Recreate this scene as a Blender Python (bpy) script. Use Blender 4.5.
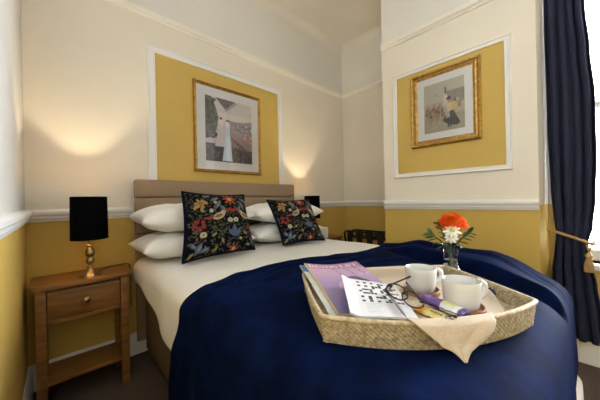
import bpy, bmesh, math, random
import numpy as np
from mathutils import Vector, Matrix, noise

for o in list(bpy.data.objects):
    bpy.data.objects.remove(o)
SC = bpy.context.scene
COL = SC.collection
random.seed(7)
PI = math.pi

# ------------------------------------------------------------------ camera, sky, light, exposure
FPX, YAW, ROLL, CAMZ = 257.0, math.radians(46.5), math.atan(0.0205), 1.04
FW = Vector((math.cos(YAW), math.sin(YAW), 0)); RT = Vector((math.sin(YAW), -math.cos(YAW), 0)); UP = Vector((0, 0, 1))
cam = bpy.data.cameras.new('camera')
cam.sensor_width = 36.0
cam.lens = 36.0 * FPX / 600.0
cam.clip_start = 0.01
cam.dof.use_dof = False
co = bpy.data.objects.new('camera', cam); COL.objects.link(co)
cx = RT * math.cos(ROLL) - UP * math.sin(ROLL)
cy = RT * math.sin(ROLL) + UP * math.cos(ROLL)
cz = -FW
co.matrix_world = Matrix(((cx.x, cy.x, cz.x, 0), (cx.y, cy.y, cz.y, 0), (cx.z, cy.z, cz.z, CAMZ), (0, 0, 0, 1)))
SC.camera = co

world = bpy.data.worlds.new('overcast_sky'); SC.world = world
world.use_nodes = True
bg = world.node_tree.nodes['Background']
bg.inputs[0].default_value = (0.84, 0.92, 1.0, 1)
bg.inputs[1].default_value = 22.5
# light portal in the window opening: only guides the sampling of the sky, gives no light of its own
pl = bpy.data.lights.new('window_portal', 'AREA'); pl.shape = 'RECTANGLE'; pl.size = 1.25; pl.size_y = 2.0
pl.cycles.is_portal = True
po = bpy.data.objects.new('window_portal', pl); COL.objects.link(po)
po.location = (2.50, -0.60, 1.62); po.rotation_euler = (0, math.radians(90), 0)
po.rotation_euler = Matrix(((0, 0, 1), (1, 0, 0), (0, 1, 0))).to_euler()   # emits towards -x

SC.view_settings.view_transform = 'Standard'
SC.view_settings.look = 'None'
SC.view_settings.gamma = 1.0
SC.view_settings.use_curve_mapping = False
SC.view_settings.exposure = 0.90
LAMP_POWER = 1800.0


def pix(u, v, z):
    """point at height z seen at pixel u, v"""
    du, dv = u - 300.0, v - 199.6
    a = du * math.cos(ROLL) - dv * math.sin(ROLL); b = du * math.sin(ROLL) + dv * math.cos(ROLL)
    d = FW * FPX + RT * a - UP * b
    t = (z - CAMZ) / d.z
    return Vector((d.x * t, d.y * t, z))


# ------------------------------------------------------------------ materials
def lin(c):
    r = []
    for x in c[:3]:
        x = x / 255.0
        r.append(x / 12.92 if x <= 0.04045 else ((x + 0.055) / 1.055) ** 2.4)
    return (r[0], r[1], r[2], 1.0)


def N(nt, t, **kw):
    n = nt.nodes.new(t)
    for k, v in kw.items():
        if k in n.inputs:
            n.inputs[k].default_value = v
        else:
            setattr(n, k, v)
    return n


def new_mat(name):
    m = bpy.data.materials.new(name); m.use_nodes = True
    return m, m.node_tree, m.node_tree.nodes['Principled BSDF']


def mat(name, c, rough=0.5, metal=0.0, var=0.12, scale=8.0, bump=0.0, bscale=60.0, sheen=0.0, sheen_tint=None,
        stretch=(1, 1, 1), c2=None, spec=0.5, detail=3.0, coat=0.0):
    m, nt, p = new_mat(name)
    tc = N(nt, 'ShaderNodeTexCoord')
    mp = N(nt, 'ShaderNodeMapping'); mp.inputs['Scale'].default_value = stretch
    nt.links.new(tc.outputs['Object'], mp.inputs[0])
    nz = N(nt, 'ShaderNodeTexNoise'); nz.inputs['Scale'].default_value = scale; nz.inputs['Detail'].default_value = detail
    nt.links.new(mp.outputs[0], nz.inputs['Vector'])
    mx = N(nt, 'ShaderNodeMix', data_type='RGBA')
    a = lin(c)
    b = lin(c2) if c2 else tuple(x * (1 - var) for x in a[:3]) + (1,)
    mx.inputs[6].default_value = a; mx.inputs[7].default_value = b
    rp = N(nt, 'ShaderNodeMapRange'); rp.inputs[1].default_value = 0.35; rp.inputs[2].default_value = 0.65
    nt.links.new(nz.outputs[0], rp.inputs[0]); nt.links.new(rp.outputs[0], mx.inputs[0])
    nt.links.new(mx.outputs[2], p.inputs['Base Color'])
    p.inputs['Roughness'].default_value = rough; p.inputs['Metallic'].default_value = metal
    p.inputs['Specular IOR Level'].default_value = spec
    p.inputs['Coat Weight'].default_value = coat
    if sheen:
        p.inputs['Sheen Weight'].default_value = sheen; p.inputs['Sheen Roughness'].default_value = 0.4
        if sheen_tint: p.inputs['Sheen Tint'].default_value = lin(sheen_tint)
    if bump:
        nb = N(nt, 'ShaderNodeTexNoise'); nb.inputs['Scale'].default_value = bscale; nb.inputs['Detail'].default_value = 4
        nt.links.new(mp.outputs[0], nb.inputs['Vector'])
        bp = N(nt, 'ShaderNodeBump'); bp.inputs['Strength'].default_value = bump; bp.inputs['Distance'].default_value = 0.004
        nt.links.new(nb.outputs[0], bp.inputs['Height']); nt.links.new(bp.outputs[0], p.inputs['Normal'])
    return m


def paint_mat(name, rough=0.6, grain=0.08, sheen=0.0, bump=0.0, bscale=300):
    """printed surface: colours come from the mesh's own print"""
    m, nt, p = new_mat(name)
    at = N(nt, 'ShaderNodeAttribute'); at.attribute_name = 'Print'
    tc = N(nt, 'ShaderNodeTexCoord'); nz = N(nt, 'ShaderNodeTexNoise'); nz.inputs['Scale'].default_value = bscale
    nt.links.new(tc.outputs['Object'], nz.inputs['Vector'])
    hs = N(nt, 'ShaderNodeHueSaturation')
    mr = N(nt, 'ShaderNodeMapRange'); mr.inputs[3].default_value = 1 - grain; mr.inputs[4].default_value = 1 + grain
    nt.links.new(nz.outputs[0], mr.inputs[0]); nt.links.new(mr.outputs[0], hs.inputs['Value'])
    nt.links.new(at.outputs['Color'], hs.inputs['Color']); nt.links.new(hs.outputs[0], p.inputs['Base Color'])
    p.inputs['Roughness'].default_value = rough
    p.inputs['Specular IOR Level'].default_value = 0.1 if rough > .95 else 0.5
    if sheen: p.inputs['Sheen Weight'].default_value = sheen
    if bump:
        bp = N(nt, 'ShaderNodeBump'); bp.inputs['Strength'].default_value = bump; bp.inputs['Distance'].default_value = 0.003
        nt.links.new(nz.outputs[0], bp.inputs['Height']); nt.links.new(bp.outputs[0], p.inputs['Normal'])
    return m


def wall_mat(name='wall_paint', field=None):
    """painted plaster: yellow dado, cream field, off-white frieze above the picture rail"""
    m, nt, p = new_mat(name)
    g = N(nt, 'ShaderNodeNewGeometry'); sx = N(nt, 'ShaderNodeSeparateXYZ')
    nt.links.new(g.outputs['Position'], sx.inputs[0])

    def step(z):
        n = N(nt, 'ShaderNodeMath', operation='GREATER_THAN'); n.inputs[1].default_value = z
        nt.links.new(sx.outputs[2], n.inputs[0]); return n
    nz = N(nt, 'ShaderNodeTexNoise'); nz.inputs['Scale'].default_value = 3.0; nz.inputs['Detail'].default_value = 5
    nt.links.new(g.outputs['Position'], nz.inputs['Vector'])
    m1 = N(nt, 'ShaderNodeMix', data_type='RGBA'); m2 = N(nt, 'ShaderNodeMix', data_type='RGBA')
    m1.inputs[6].default_value = lin(C_YELLOW); m1.inputs[7].default_value = lin(field or C_CREAM)
    m2.inputs[7].default_value = lin(C_FRIEZE)
    nt.links.new(step(0.98).outputs[0], m1.inputs[0]); nt.links.new(m1.outputs[2], m2.inputs[6])
    nt.links.new(step(2.40).outputs[0], m2.inputs[0])
    hs = N(nt, 'ShaderNodeHueSaturation'); mr = N(nt, 'ShaderNodeMapRange'); mr.inputs[3].default_value = 0.96; mr.inputs[4].default_value = 1.04
    nt.links.new(nz.outputs[0], mr.inputs[0]); nt.links.new(mr.outputs[0], hs.inputs['Value'])
    nt.links.new(m2.outputs[2], hs.inputs['Color']); nt.links.new(hs.outputs[0], p.inputs['Base Color'])
    p.inputs['Roughness'].default_value = 0.75
    nb = N(nt, 'ShaderNodeTexNoise'); nb.inputs['Scale'].default_value = 90; nt.links.new(g.outputs['Position'], nb.inputs['Vector'])
    bp = N(nt, 'ShaderNodeBump'); bp.inputs['Strength'].default_value = 0.08; bp.inputs['Distance'].default_value = 0.003
    nt.links.new(nb.outputs[0], bp.inputs['Height']); nt.links.new(bp.outputs[0], p.inputs['Normal'])
    return m


def pane_mat(name, tint=(1, 1, 1, 1)):
    m, nt, p = new_mat(name)
    nt.nodes.remove(p)
    out = nt.nodes['Material Output']
    tr = N(nt, 'ShaderNodeBsdfTransparent'); tr.inputs[0].default_value = tint
    gl = N(nt, 'ShaderNodeBsdfGlossy'); gl.inputs['Roughness'].default_value = 0.02
    fr = N(nt, 'ShaderNodeFresnel'); fr.inputs[0].default_value = 1.45
    mx = N(nt, 'ShaderNodeMixShader')
    nt.links.new(fr.outputs[0], mx.inputs[0]); nt.links.new(tr.outputs[0], mx.inputs[1]); nt.links.new(gl.outputs[0], mx.inputs[2])
    nt.links.new(mx.outputs[0], out.inputs[0])
    return m


def glass_mat(name, col=(1, 1, 1, 1), ior=1.45, rough=0.0):
    m, nt, p = new_mat(name)
    p.inputs['Base Color'].default_value = col; p.inputs['Transmission Weight'].default_value = 1
    p.inputs['Roughness'].default_value = rough; p.inputs['IOR'].default_value = ior
    return m


def emit_mat(name, col, s):
    m, nt, p = new_mat(name)
    p.inputs['Base Color'].default_value = (0.9, 0.85, 0.75, 1)
    p.inputs['Emission Color'].default_value = col; p.inputs['Emission Strength'].default_value = s
    return m


C_YELLOW, C_CREAM, C_FRIEZE = (204, 170, 84), (232, 223, 206), (230, 226, 218)
M = {}
M['wall'] = wall_mat()
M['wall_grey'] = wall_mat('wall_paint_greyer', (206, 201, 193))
M['panel'] = mat('panel_yellow', (206, 174, 92), 0.7, var=0.06, scale=4, bump=0.06, bscale=90)
M['white'] = mat('white_gloss_paint', (236, 233, 228), 0.35, var=0.04, scale=5)
M['rail_cream'] = mat('cream_gloss_paint', (240, 234, 220), 0.4, var=0.04, scale=5)
M['ceiling'] = mat('ceiling_paint', (232, 227, 216), 0.8, var=0.04, scale=3)
M['carpet'] = mat('brown_carpet', (92, 76, 66), 0.95, var=0.3, scale=120, bump=0.6, bscale=250)
M['taupe'] = mat('taupe_upholstery', (152, 128, 102), 0.85, var=0.15, scale=250, bump=0.25, bscale=500, sheen=0.2)
M['divan'] = mat('divan_fabric', (128, 104, 66), 0.9, var=0.15, scale=200, bump=0.3, bscale=400)
M['sheet'] = mat('white_cotton', (236, 232, 224), 0.8, var=0.04, scale=6, bump=0.12, bscale=14, sheen=0.15)
M['pillow'] = mat('white_pillowcase', (240, 237, 231), 0.8, var=0.04, scale=6, bump=0.15, bscale=16, sheen=0.15)
M['navy'] = mat('navy_velvet', (9, 22, 58), 0.8, var=0.35, scale=11, bump=0.30, bscale=34, sheen=0.03, sheen_tint=(50, 90, 180), c2=(6, 14, 38), spec=0.02)
M['curtain'] = mat('navy_curtain', (25, 30, 56), 0.85, var=0.2, scale=14, bump=0.1, bscale=200, sheen=0.25, sheen_tint=(120, 130, 190))
M['oak'] = mat('honey_oak', (142, 98, 48), 0.42, var=0.35, scale=6, stretch=(1, 9, 9), bump=0.05, bscale=30, c2=(112, 72, 32))
M['oak_dark'] = mat('oak_inside', (100, 66, 34), 0.6, var=0.3, scale=6, stretch=(1, 9, 9))
M['brass'] = mat('antique_brass', (172, 152, 112), 0.28, 1.0, var=0.3, scale=20)
M['gold'] = mat('gilded_wood', (200, 162, 94), 0.33, 0.9, var=0.12, scale=40, bump=0.03, bscale=80, c2=(168, 126, 62))
M['gold_dark'] = mat('dark_gilt', (110, 72, 26), 0.45, 0.6, var=0.3, scale=30)
M['shade'] = mat('black_lampshade', (7, 7, 9), 0.95, spec=0.05, var=0.2, scale=200, bump=0.2, bscale=400)
M['shade_in'] = mat('lampshade_lining', (190, 160, 100), 0.6, var=0.05)
M['black'] = mat('black_webbing', (20, 18, 17), 0.7, var=0.2, scale=100)
M['black_metal'] = mat('black_tube', (22, 20, 19), 0.4, 0.4, var=0.1)
M['cable'] = mat('brown_cable', (40, 30, 22), 0.5, var=0.1)
M['mat_board'] = mat('mount_board', (232, 229, 224), 0.85, var=0.02, scale=30)
M['print'] = paint_mat('art_print', 0.7, 0.10, bscale=160)
M['cushion'] = paint_mat('tapestry_print', 1.0, 0.18, bump=0.4, bscale=260)
M['paper'] = paint_mat('printed_paper', 0.55, 0.02)
M['gloss_paper'] = paint_mat('glossy_cover', 0.5, 0.04, bscale=60)
M['foil'] = paint_mat('foil_wrapper', 0.3, 0.06, bump=0.3, bscale=90)
M['page'] = mat('page_edges', (214, 200, 160), 0.8, var=0.2, scale=300, stretch=(1, 1, 12))
M['lettering'] = mat('cream_lettering', (246, 240, 242), 0.6, var=0.02)
M['wicker'] = mat('seagrass_weave', (186, 170, 138), 0.75, var=0.3, scale=110, bump=0.3, bscale=260, c2=(140, 124, 96))
M['wicker_rim'] = mat('seagrass_rim', (196, 180, 148), 0.7, var=0.3, scale=90, bump=0.3, bscale=260, c2=(158, 140, 108))
M['linen'] = mat('beige_linen', (196, 178, 154), 0.9, var=0.1, scale=200, bump=0.2, bscale=420)
M['emblem'] = mat('brown_thread', (44, 26, 20), 0.8, var=0.1)
M['china'] = mat('white_china', (208, 206, 200), 0.12, var=0.02, spec=0.5, coat=0.3)
M['cork'] = mat('wood_coaster', (150, 96, 58), 0.55, var=0.3, scale=30, stretch=(1, 6, 1), c2=(116, 70, 40))
M['pen_silver'] = mat('pen_silver', (150, 150, 156), 0.35, 0.4, var=0.05)
M['pen_black'] = mat('pen_black', (18, 16, 18), 0.3, var=0.05)
M['tortoise'] = mat('tortoise_frame', (44, 26, 16), 0.25, var=0.5, scale=60, c2=(20, 12, 9))
M['lens'] = pane_mat('lens_glass', (0.95, 0.93, 0.88, 1))
M['pane'] = pane_mat('window_glass')
M['picglass'] = pane_mat('picture_glass')
M['vase'] = glass_mat('vase_glass', (0.95, 0.98, 1, 1))
M['water'] = glass_mat('vase_water', (0.93, 0.97, 0.96, 1), 1.33)
M['petal_orange'] = mat('orange_petals', (216, 58, 4), 0.8, spec=0.1, var=0.4, scale=30, c2=(234, 96, 6))
M['petal_core'] = mat('yellow_orange_petals', (240, 136, 10), 0.8, spec=0.1, var=0.3, scale=60, c2=(222, 82, 8))
M['petal_white'] = mat('white_petals', (240, 238, 228), 0.6, var=0.05)
M['daisy_eye'] = mat('daisy_eye', (206, 196, 52), 0.7, var=0.3, scale=200)
M['leaf'] = mat('green_leaf', (78, 106, 44), 0.55, var=0.4, scale=30, c2=(44, 72, 30))
M['stem'] = mat('green_stem', (74, 96, 44), 0.6, var=0.3, scale=30)
M['rope'] = mat('gold_cord', (196, 158, 96), 0.6, var=0.3, scale=80, sheen=0.2)
M['box_card'] = mat('white_card', (226, 222, 214), 0.7, var=0.03)
M['bulb'] = emit_mat('lit_bulb', (1.0, 0.80, 0.52, 1), LAMP_POWER)


# ------------------------------------------------------------------ mesh building
class MB:
    def __init__(self):
        self.v = []; self.f = []; self.c = None

    def add(self, vs, fs):
        b = len(self.v)
        self.v += [Vector(p) for p in vs]
        self.f += [tuple(i + b for i in q) for q in fs]
        return self

    def box(self, lo, hi):
        x0, y0, z0 = lo; x1, y1, z1 = hi
        return self.add([(x0, y0, z0), (x1, y0, z0), (x1, y1, z0), (x0, y1, z0), (x0, y0, z1), (x1, y0, z1), (x1, y1, z1), (x0, y1, z1)],
                        [(0, 3, 2, 1), (4, 5, 6, 7), (0, 1, 5, 4), (1, 2, 6, 5), (2, 3, 7, 6), (3, 0, 4, 7)])

    def bbox(self, lo, hi, bev, seg=2):
        """bevelled box"""
        bm = bmesh.new()
        bmesh.ops.create_cube(bm, size=1)
        for v in bm.verts:
            v.co = Vector([lo[i] + (v.co[i] + 0.5) * (hi[i] - lo[i]) for i in range(3)])
        bmesh.ops.bevel(bm, geom=list(bm.edges), offset=bev, segments=seg, affect='EDGES', profile=0.5)
        bm.verts.index_update()
        self.add([v.co.copy() for v in bm.verts], [[v.index for v in f.verts] for f in bm.faces])
        bm.free(); return self

    def grid(self, fn, nu, nv, close_u=False, skip=None):
        b = len(self.v)
        cu = nu if close_u else nu + 1
        for j in range(nv + 1):
            for i in range(cu):
                self.v.append(Vector(fn(i / nu, j / nv)))
        for j in range(nv):
            for i in range(nu):
                if skip and skip((i + .5) / nu, (j + .5) / nv): continue
                i2 = (i + 1) % cu
                self.f.append((b + j * cu + i, b + j * cu + i2, b + (j + 1) * cu + i2, b + (j + 1) * cu + i))
        return self

    def lathe(self, prof, c=(0, 0, 0), seg=32, cap=True):
        b = len(self.v); c = Vector(c)
        for r, z in prof:
            for i in range(seg):
                a = 2 * PI * i / seg
                self.v.append(c + Vector((r * math.cos(a), r * math.sin(a), z)))
        for j in range(len(prof) - 1):
            for i in range(seg):
                i2 = (i + 1) % seg
                self.f.append((b + j * seg + i, b + j * seg + i2, b + (j + 1) * seg + i2, b + (j + 1) * seg + i))
        if cap:
            if prof[0][0] > 1e-5: self.f.append(tuple(b + i for i in reversed(range(seg))))
            if prof[-1][0] > 1e-5: self.f.append(tuple(b + (len(prof) - 1) * seg + i for i in range(seg)))
        return self

    def tube(self, pts, r, seg=8, closed=False, flat=1.0):
        pts = [Vector(p) for p in pts]; n = len(pts); b = len(self.v)
        up = Vector((0, 0, 1)); prev = None
        for k in range(n):
            if closed: t = pts[(k + 1) % n] - pts[k - 1]
            else: t = pts[min(k + 1, n - 1)] - pts[max(k - 1, 0)]
            t = t.normalized() if t.length > 1e-9 else Vector((1, 0, 0))
            if prev is None:
                a = up if abs(t.z) < .9 else Vector((1, 0, 0))
                s = t.cross(a).normalized()
            else:
                s = (prev - t * prev.dot(t)).normalized()
            prev = s; w = t.cross(s)
            rr = r[k] if isinstance(r, (list, tuple)) else r
            for i in range(seg):
                a = 2 * PI * i / seg
                self.v.append(pts[k] + (s * math.cos(a) + w * math.sin(a) * flat) * rr)
        m = n if closed else n - 1
        for k in range(m):
            k2 = (k + 1) % n
            for i in range(seg):
                i2 = (i + 1) % seg
                self.f.append((b + k * seg + i, b + k * seg + i2, b + k2 * seg + i2, b + k2 * seg + i))
        if not closed:
            self.f.append(tuple(b + i for i in reversed(range(seg))))
            self.f.append(tuple(b + (n - 1) * seg + i for i in range(seg)))
        return self

    def prism(self, poly, z0, z1):
        n = len(poly)
        vs = [(x, y, z0) for x, y in poly] + [(x, y, z1) for x, y in poly]
        return self.add(vs, [tuple(reversed(range(n))), tuple(range(n, 2 * n))] + [(i, (i + 1) % n, n + (i + 1) % n, n + i) for i in range(n)])

    def sweep(self, p0, p1, nrm, prof, m0=0.0, m1=0.0, side=None):
        """profile (d out along nrm, e along side) carried from p0 to p1; m0, m1 lengthen each end with d (mitre)"""
        p0 = Vector(p0); p1 = Vector(p1); nrm = Vector(nrm); t = (p1 - p0).normalized()
        side = Vector(side) if side else Vector((0, 0, 1))
        n = len(prof)
        vs = [p0 + nrm * d + side * e + t * m0 * (d if side.z > .5 else e) for d, e in prof] + \
             [p1 + nrm * d + side * e - t * m1 * (d if side.z > .5 else e) for d, e in prof]
        return self.add(vs, [tuple(range(n)), tuple(reversed(range(n, 2 * n)))] + [(i, n + i, n + (i + 1) % n, (i + 1) % n) for i in range(n)])

    def xf(self, m):
        self.v = [m @ p for p in self.v]; return self

    def build(self, name, material, parent=None, smooth=False, solid=0.0, offset=-1.0, label=None, angle=40, sub=0, recalc=True):
        me = bpy.data.meshes.new(name)
        if parent is not None:
            inv = parent.matrix_basis.inverted()
            if parent.parent: inv = inv @ parent.parent.matrix_basis.inverted()
            vs = [inv @ p for p in self.v]; loc = None
        else:
            xs = [p.x for p in self.v]; ys = [p.y for p in self.v]; zs = [p.z for p in self.v]
            loc = Vector(((min(xs) + max(xs)) / 2, (min(ys) + max(ys)) / 2, min(zs)))
            vs = [p - loc for p in self.v]
        me.from_pydata([tuple(p) for p in vs], [], self.f)
        me.validate()
        if recalc:
            bm = bmesh.new(); bm.from_mesh(me); bmesh.ops.recalc_face_normals(bm, faces=bm.faces); bm.to_mesh(me); bm.free()
        if smooth:
            me.shade_smooth()
            if angle and angle < 180: me.set_sharp_from_angle(angle=math.radians(angle))
        o = bpy.data.objects.new(name, me); COL.objects.link(o)
        if isinstance(material, (list, tuple)):
            for m_ in material: me.materials.append(m_)
        else:
            me.materials.append(material)
        if parent is not None: o.parent = parent
        else: o.location = loc
        if solid:
            sm = o.modifiers.new('thickness', 'SOLIDIFY'); sm.thickness = solid; sm.offset = offset
        if sub:
            ss = o.modifiers.new('smoothing', 'SUBSURF'); ss.levels = sub; ss.render_levels = sub
        if label: o['label'] = label
        return o


def tag(o, label, cat, group=None):
    o['label'] = label; o['category'] = cat
    if group: o['group'] = group
    return o


def struct(o, label=None, cat=None):
    o['kind'] = 'structure'
    if label: o['label'] = label
    if cat: o['category'] = cat
    return o


def thing(name, label, cat, loc, group=None, rz=0.0):
    o = bpy.data.objects.new(name, None); o.empty_display_size = 0.05; COL.objects.link(o)
    o.location = loc; o.rotation_euler = (0, 0, rz)
    o.matrix_basis = Matrix.Translation(Vector(loc)) @ Matrix.Rotation(rz, 4, 'Z')
    return tag(o, label, cat, group)


def sst(a, b, x):
    t = min(1.0, max(0.0, (x - a) / (b - a))); return t * t * (3 - 2 * t)


def print_on(o, cols):
    """write one colour per vertex, the surface's own print"""
    at = o.data.color_attributes.new('Print', 'FLOAT_COLOR', 'POINT')
    a = np.ones((len(o.data.vertices), 4), dtype=np.float32)
    c = np.clip(np.asarray(cols, dtype=np.float64) / 255.0, 0, 1)
    c = np.where(c <= 0.04045, c / 12.92, ((c + 0.055) / 1.055) ** 2.4)
    a[:len(c), :3] = c
    at.data.foreach_set('color', a.ravel())


class Canvas:
    """colours on an (nv+1) x (nu+1) lattice; u to the right, v up"""
    def __init__(self, nu, nv, bgc):
        self.u, self.v = np.meshgrid(np.linspace(0, 1, nu + 1), np.linspace(0, 1, nv + 1))
        self.a = np.ones(self.u.shape + (3,)) * np.array(bgc, float)
        self.rng = np.random.RandomState(3)

    def put(self, mask, c, al=1.0):
        al = mask.astype(float)[..., None] * al
        self.a = self.a * (1 - al) + np.array(c, float) * al; return self

    def ell(self, cx, cy, rx, ry, c, rot=0.0, al=1.0):
        dx, dy = self.u - cx, self.v - cy
        x = dx * math.cos(rot) + dy * math.sin(rot); y = -dx * math.sin(rot) + dy * math.cos(rot)
        return self.put((x / rx) ** 2 + (y / ry) ** 2 < 1, c, al)

    def flower(self, cx, cy, r, c, c2, n=8, ph=0.0):
        dx, dy = self.u - cx, self.v - cy
        d = np.hypot(dx, dy); t = np.arctan2(dy, dx)
        self.put(d < r * (0.72 + 0.28 * np.cos(n * t + ph)), c)
        self.put(d < r * 0.55 * (0.75 + 0.25 * np.cos(n * t + ph)), [x * .8 for x in c])
        return self.put(d < r * .32, c2)

    def leaf(self, cx, cy, l, w, rot, c):
        dx, dy = self.u - cx, self.v - cy
        x = (dx * math.cos(rot) + dy * math.sin(rot)) / l; y = (-dx * math.sin(rot) + dy * math.cos(rot)) / w
        return self.put((np.abs(x) < 1) & (np.abs(y) < (1 - x ** 2)), c)

    def poly(self, pts, c, al=1.0):
        ins = np.zeros(self.u.shape, bool); n = len(pts)
        for i in range(n):
            x0, y0 = pts[i]; x1, y1 = pts[(i + 1) % n]
            if y0 == y1: continue
            cr = ((y0 > self.v) != (y1 > self.v)) & (self.u < (x1 - x0) * (self.v - y0) / (y1 - y0) + x0)
            ins ^= cr
        return self.put(ins, c, al)

    def rect(self, u0, v0, u1, v1, c, al=1.0):
        return self.put((self.u >= u0) & (self.u < u1) & (self.v >= v0) & (self.v < v1), c, al)

    def flat(self, gain=1.0, lift=0.0):
        return (self.a * gain + lift).reshape(-1, 3)


# ------------------------------------------------------------------ the room
XL, YB, XA, YR, XB, XW, YF, ZC = -0.126, 2.09, 2.80, 1.171, 2.18, 2.36, -2.50, 3.03
T = 0.15
floor = struct(MB().box((XL - T, YF - T, -0.1), (XA + T, YB + T, 0)).build('floor', M['carpet']))
ceiling = struct(MB().box((XL - T, YF - T, ZC), (XA + T, YB + T, ZC + 0.1)).build('ceiling', M['ceiling']))
wall_left = struct(MB().box((XL - T, YF - T, 0), (XL, YB + T, ZC)).build('wall_left', M['wall_grey']))
wall_back = struct(MB().box((XL, YB, 0), (XA + T, YB + T, ZC)).build('wall_back', M['wall']))
wall_alcove = struct(MB().box((XA, YR, 0), (XA + T, YB, ZC)).build('wall_alcove', M['wall']))
wall_front = struct(MB().box((XL, YF - T, 0), (XA + T, YF, ZC)).build('wall_front', M['wall']))
wall_right = struct(MB().prism([(XB, 0.136), (XW, 0.10), (XA + T, 0.10), (XA + T, YR), (XB, YR)], 0, ZC).build('wall_right', M['wall']))
# window wall with its opening
WY0, WY1, WZ0, WZ1 = -1.22, 0.03, 0.62, 2.62
mb = MB()
mb.box((XW, YF, 0), (XW + 0.22, 0.0995, WZ0)).box((XW, YF, WZ1), (XW + 0.22, 0.0995, ZC))
mb.box((XW, WY1, WZ0), (XW + 0.22, 0.0995, WZ1)).box((XW, YF, WZ0), (XW + 0.22, WY0, WZ1))
wall_window = struct(mb.build('wall_window', M['wall']))
# plain sash window: frame, two sashes, panes, sill
win = thing('window_1', 'tall white sash window behind the navy curtain', 'window', (XW + 0.14, (WY0 + WY1) / 2, WZ0))
win['kind'] = 'structure'
fx0, fx1 = XW + 0.10, XW + 0.16
for nm, lo, hi in (('frame_stile', (fx0, WY1 - .045, WZ0), (fx1, WY1, WZ1)), ('frame_stile', (fx0, WY0, WZ0), (fx1, WY0 + .045, WZ1)),
                   ('frame_head', (fx0, WY0 + .045, WZ1 - .05), (fx1, WY1 - .045, WZ1)), ('bottom_rail', (fx0, WY0 + .045, WZ0), (fx1, WY1 - .045, WZ0 + .07)),
                   ('meeting_rail', (fx0, WY0 + .045, 1.58), (fx1, WY1 - .045, 1.62))):
    MB().bbox(lo, hi, .004, 1).build(nm, M['white'], win)
for z0, z1 in ((WZ0 + .07, 1.58), (1.62, WZ1 - .05)):
    MB().box((fx0 + .025, WY0 + .045, z0), (fx0 + .029, WY1 - .045, z1)).build('pane', M['pane'], win)
struct(MB().bbox((XW - .05, WY0 - .04, WZ0 - .035), (XW + .10, WY1 + .03, WZ0), .008, 2).build('window_sill', M['white'], smooth=True),
       'white painted window sill below the sash window', 'window sill')

RAIL = [(0, 0), (.010, 0), (.012, .010), (.020, .018), (.021, .032), (.030, .040), (.032, .056), (.022, .064), (.010, .070), (0, .072)]
PRAIL = [(0, 0), (.010, .004), (.012, .016), (.026, .026), (.030, .042), (.028, .056), (.010, .060), (0, .060)]
SKIRT = [(0, 0), (.018, 0), (.018, .105), (.012, .120), (.010, .135), (.004, .145), (0, .145)]


def trim(name, p0, p1, n, prof, z, m, m0=1.0, m1=1.0):
    return struct(MB().sweep((p0[0], p0[1], z), (p1[0], p1[1], z), (n[0], n[1], 0), prof, m0, m1).build(name, m, smooth=True, angle=25))


W_, RC = M['white'], M['rail_cream']
CZ, PZ = 0.945, 2.372
trim('trim_1', (XL, YF), (XL, YB), (1, 0), RAIL, CZ, W_)
trim('trim_2', (XL, YB), (XA, YB), (0, -1), RAIL, CZ, W_)
trim('trim_3', (XA, YB), (XA, YR), (-1, 0), RAIL, CZ, W_, 1, 0)
trim('trim_4', (XB, YR), (XB, 0.136), (-1, 0), RAIL, CZ, W_, 0, 0)
trim('trim_5', (XL, YB), (XA, YB), (0, -1), PRAIL, PZ, RC)
trim('trim_6', (XA, YB), (XA, YR), (-1, 0), PRAIL, PZ, RC, 1, 0)
trim('trim_7', (XB, YR), (XB, 0.136), (-1, 0), PRAIL, PZ, RC, 0, 0)
trim('trim_8', (XL, YF), (XL, YB), (1, 0), PRAIL, PZ, RC)
COVE = [(0, -.10)] + [(.10 - .10 * math.cos(a * PI / 16), -.10 + .10 * math.sin(a * PI / 16)) for a in range(1, 8)] + [(.10, 0), (0, 0)]
trim('trim_9', (XL, YB), (XA, YB), (0, -1), COVE, ZC, M['ceiling'])
trim('trim_10', (XA, YB), (XA, YR), (-1, 0), COVE, ZC, M['ceiling'], 1, 0)
trim('trim_11', (XL, YF), (XL, YB), (1, 0), COVE, ZC, M['ceiling'])
trim('baseboard_left', (XL, YF), (XL, YB), (1, 0), SKIRT, 0, W_)
trim('baseboard_back', (XL, YB), (XA, YB), (0, -1), SKIRT, 0, W_)
trim('baseboard_alcove', (XA, YB), (XA, YR), (-1, 0), SKIRT, 0, W_, 1, 0)
trim('baseboard_right', (XB, YR), (XB, 0.136), (-1, 0), SKIRT, 0, W_, 0, 0)
trim('baseboard_window', (XW, 0.09), (XW, YF), (-1, 0), SKIRT, 0, W_, 0, 0)


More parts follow.
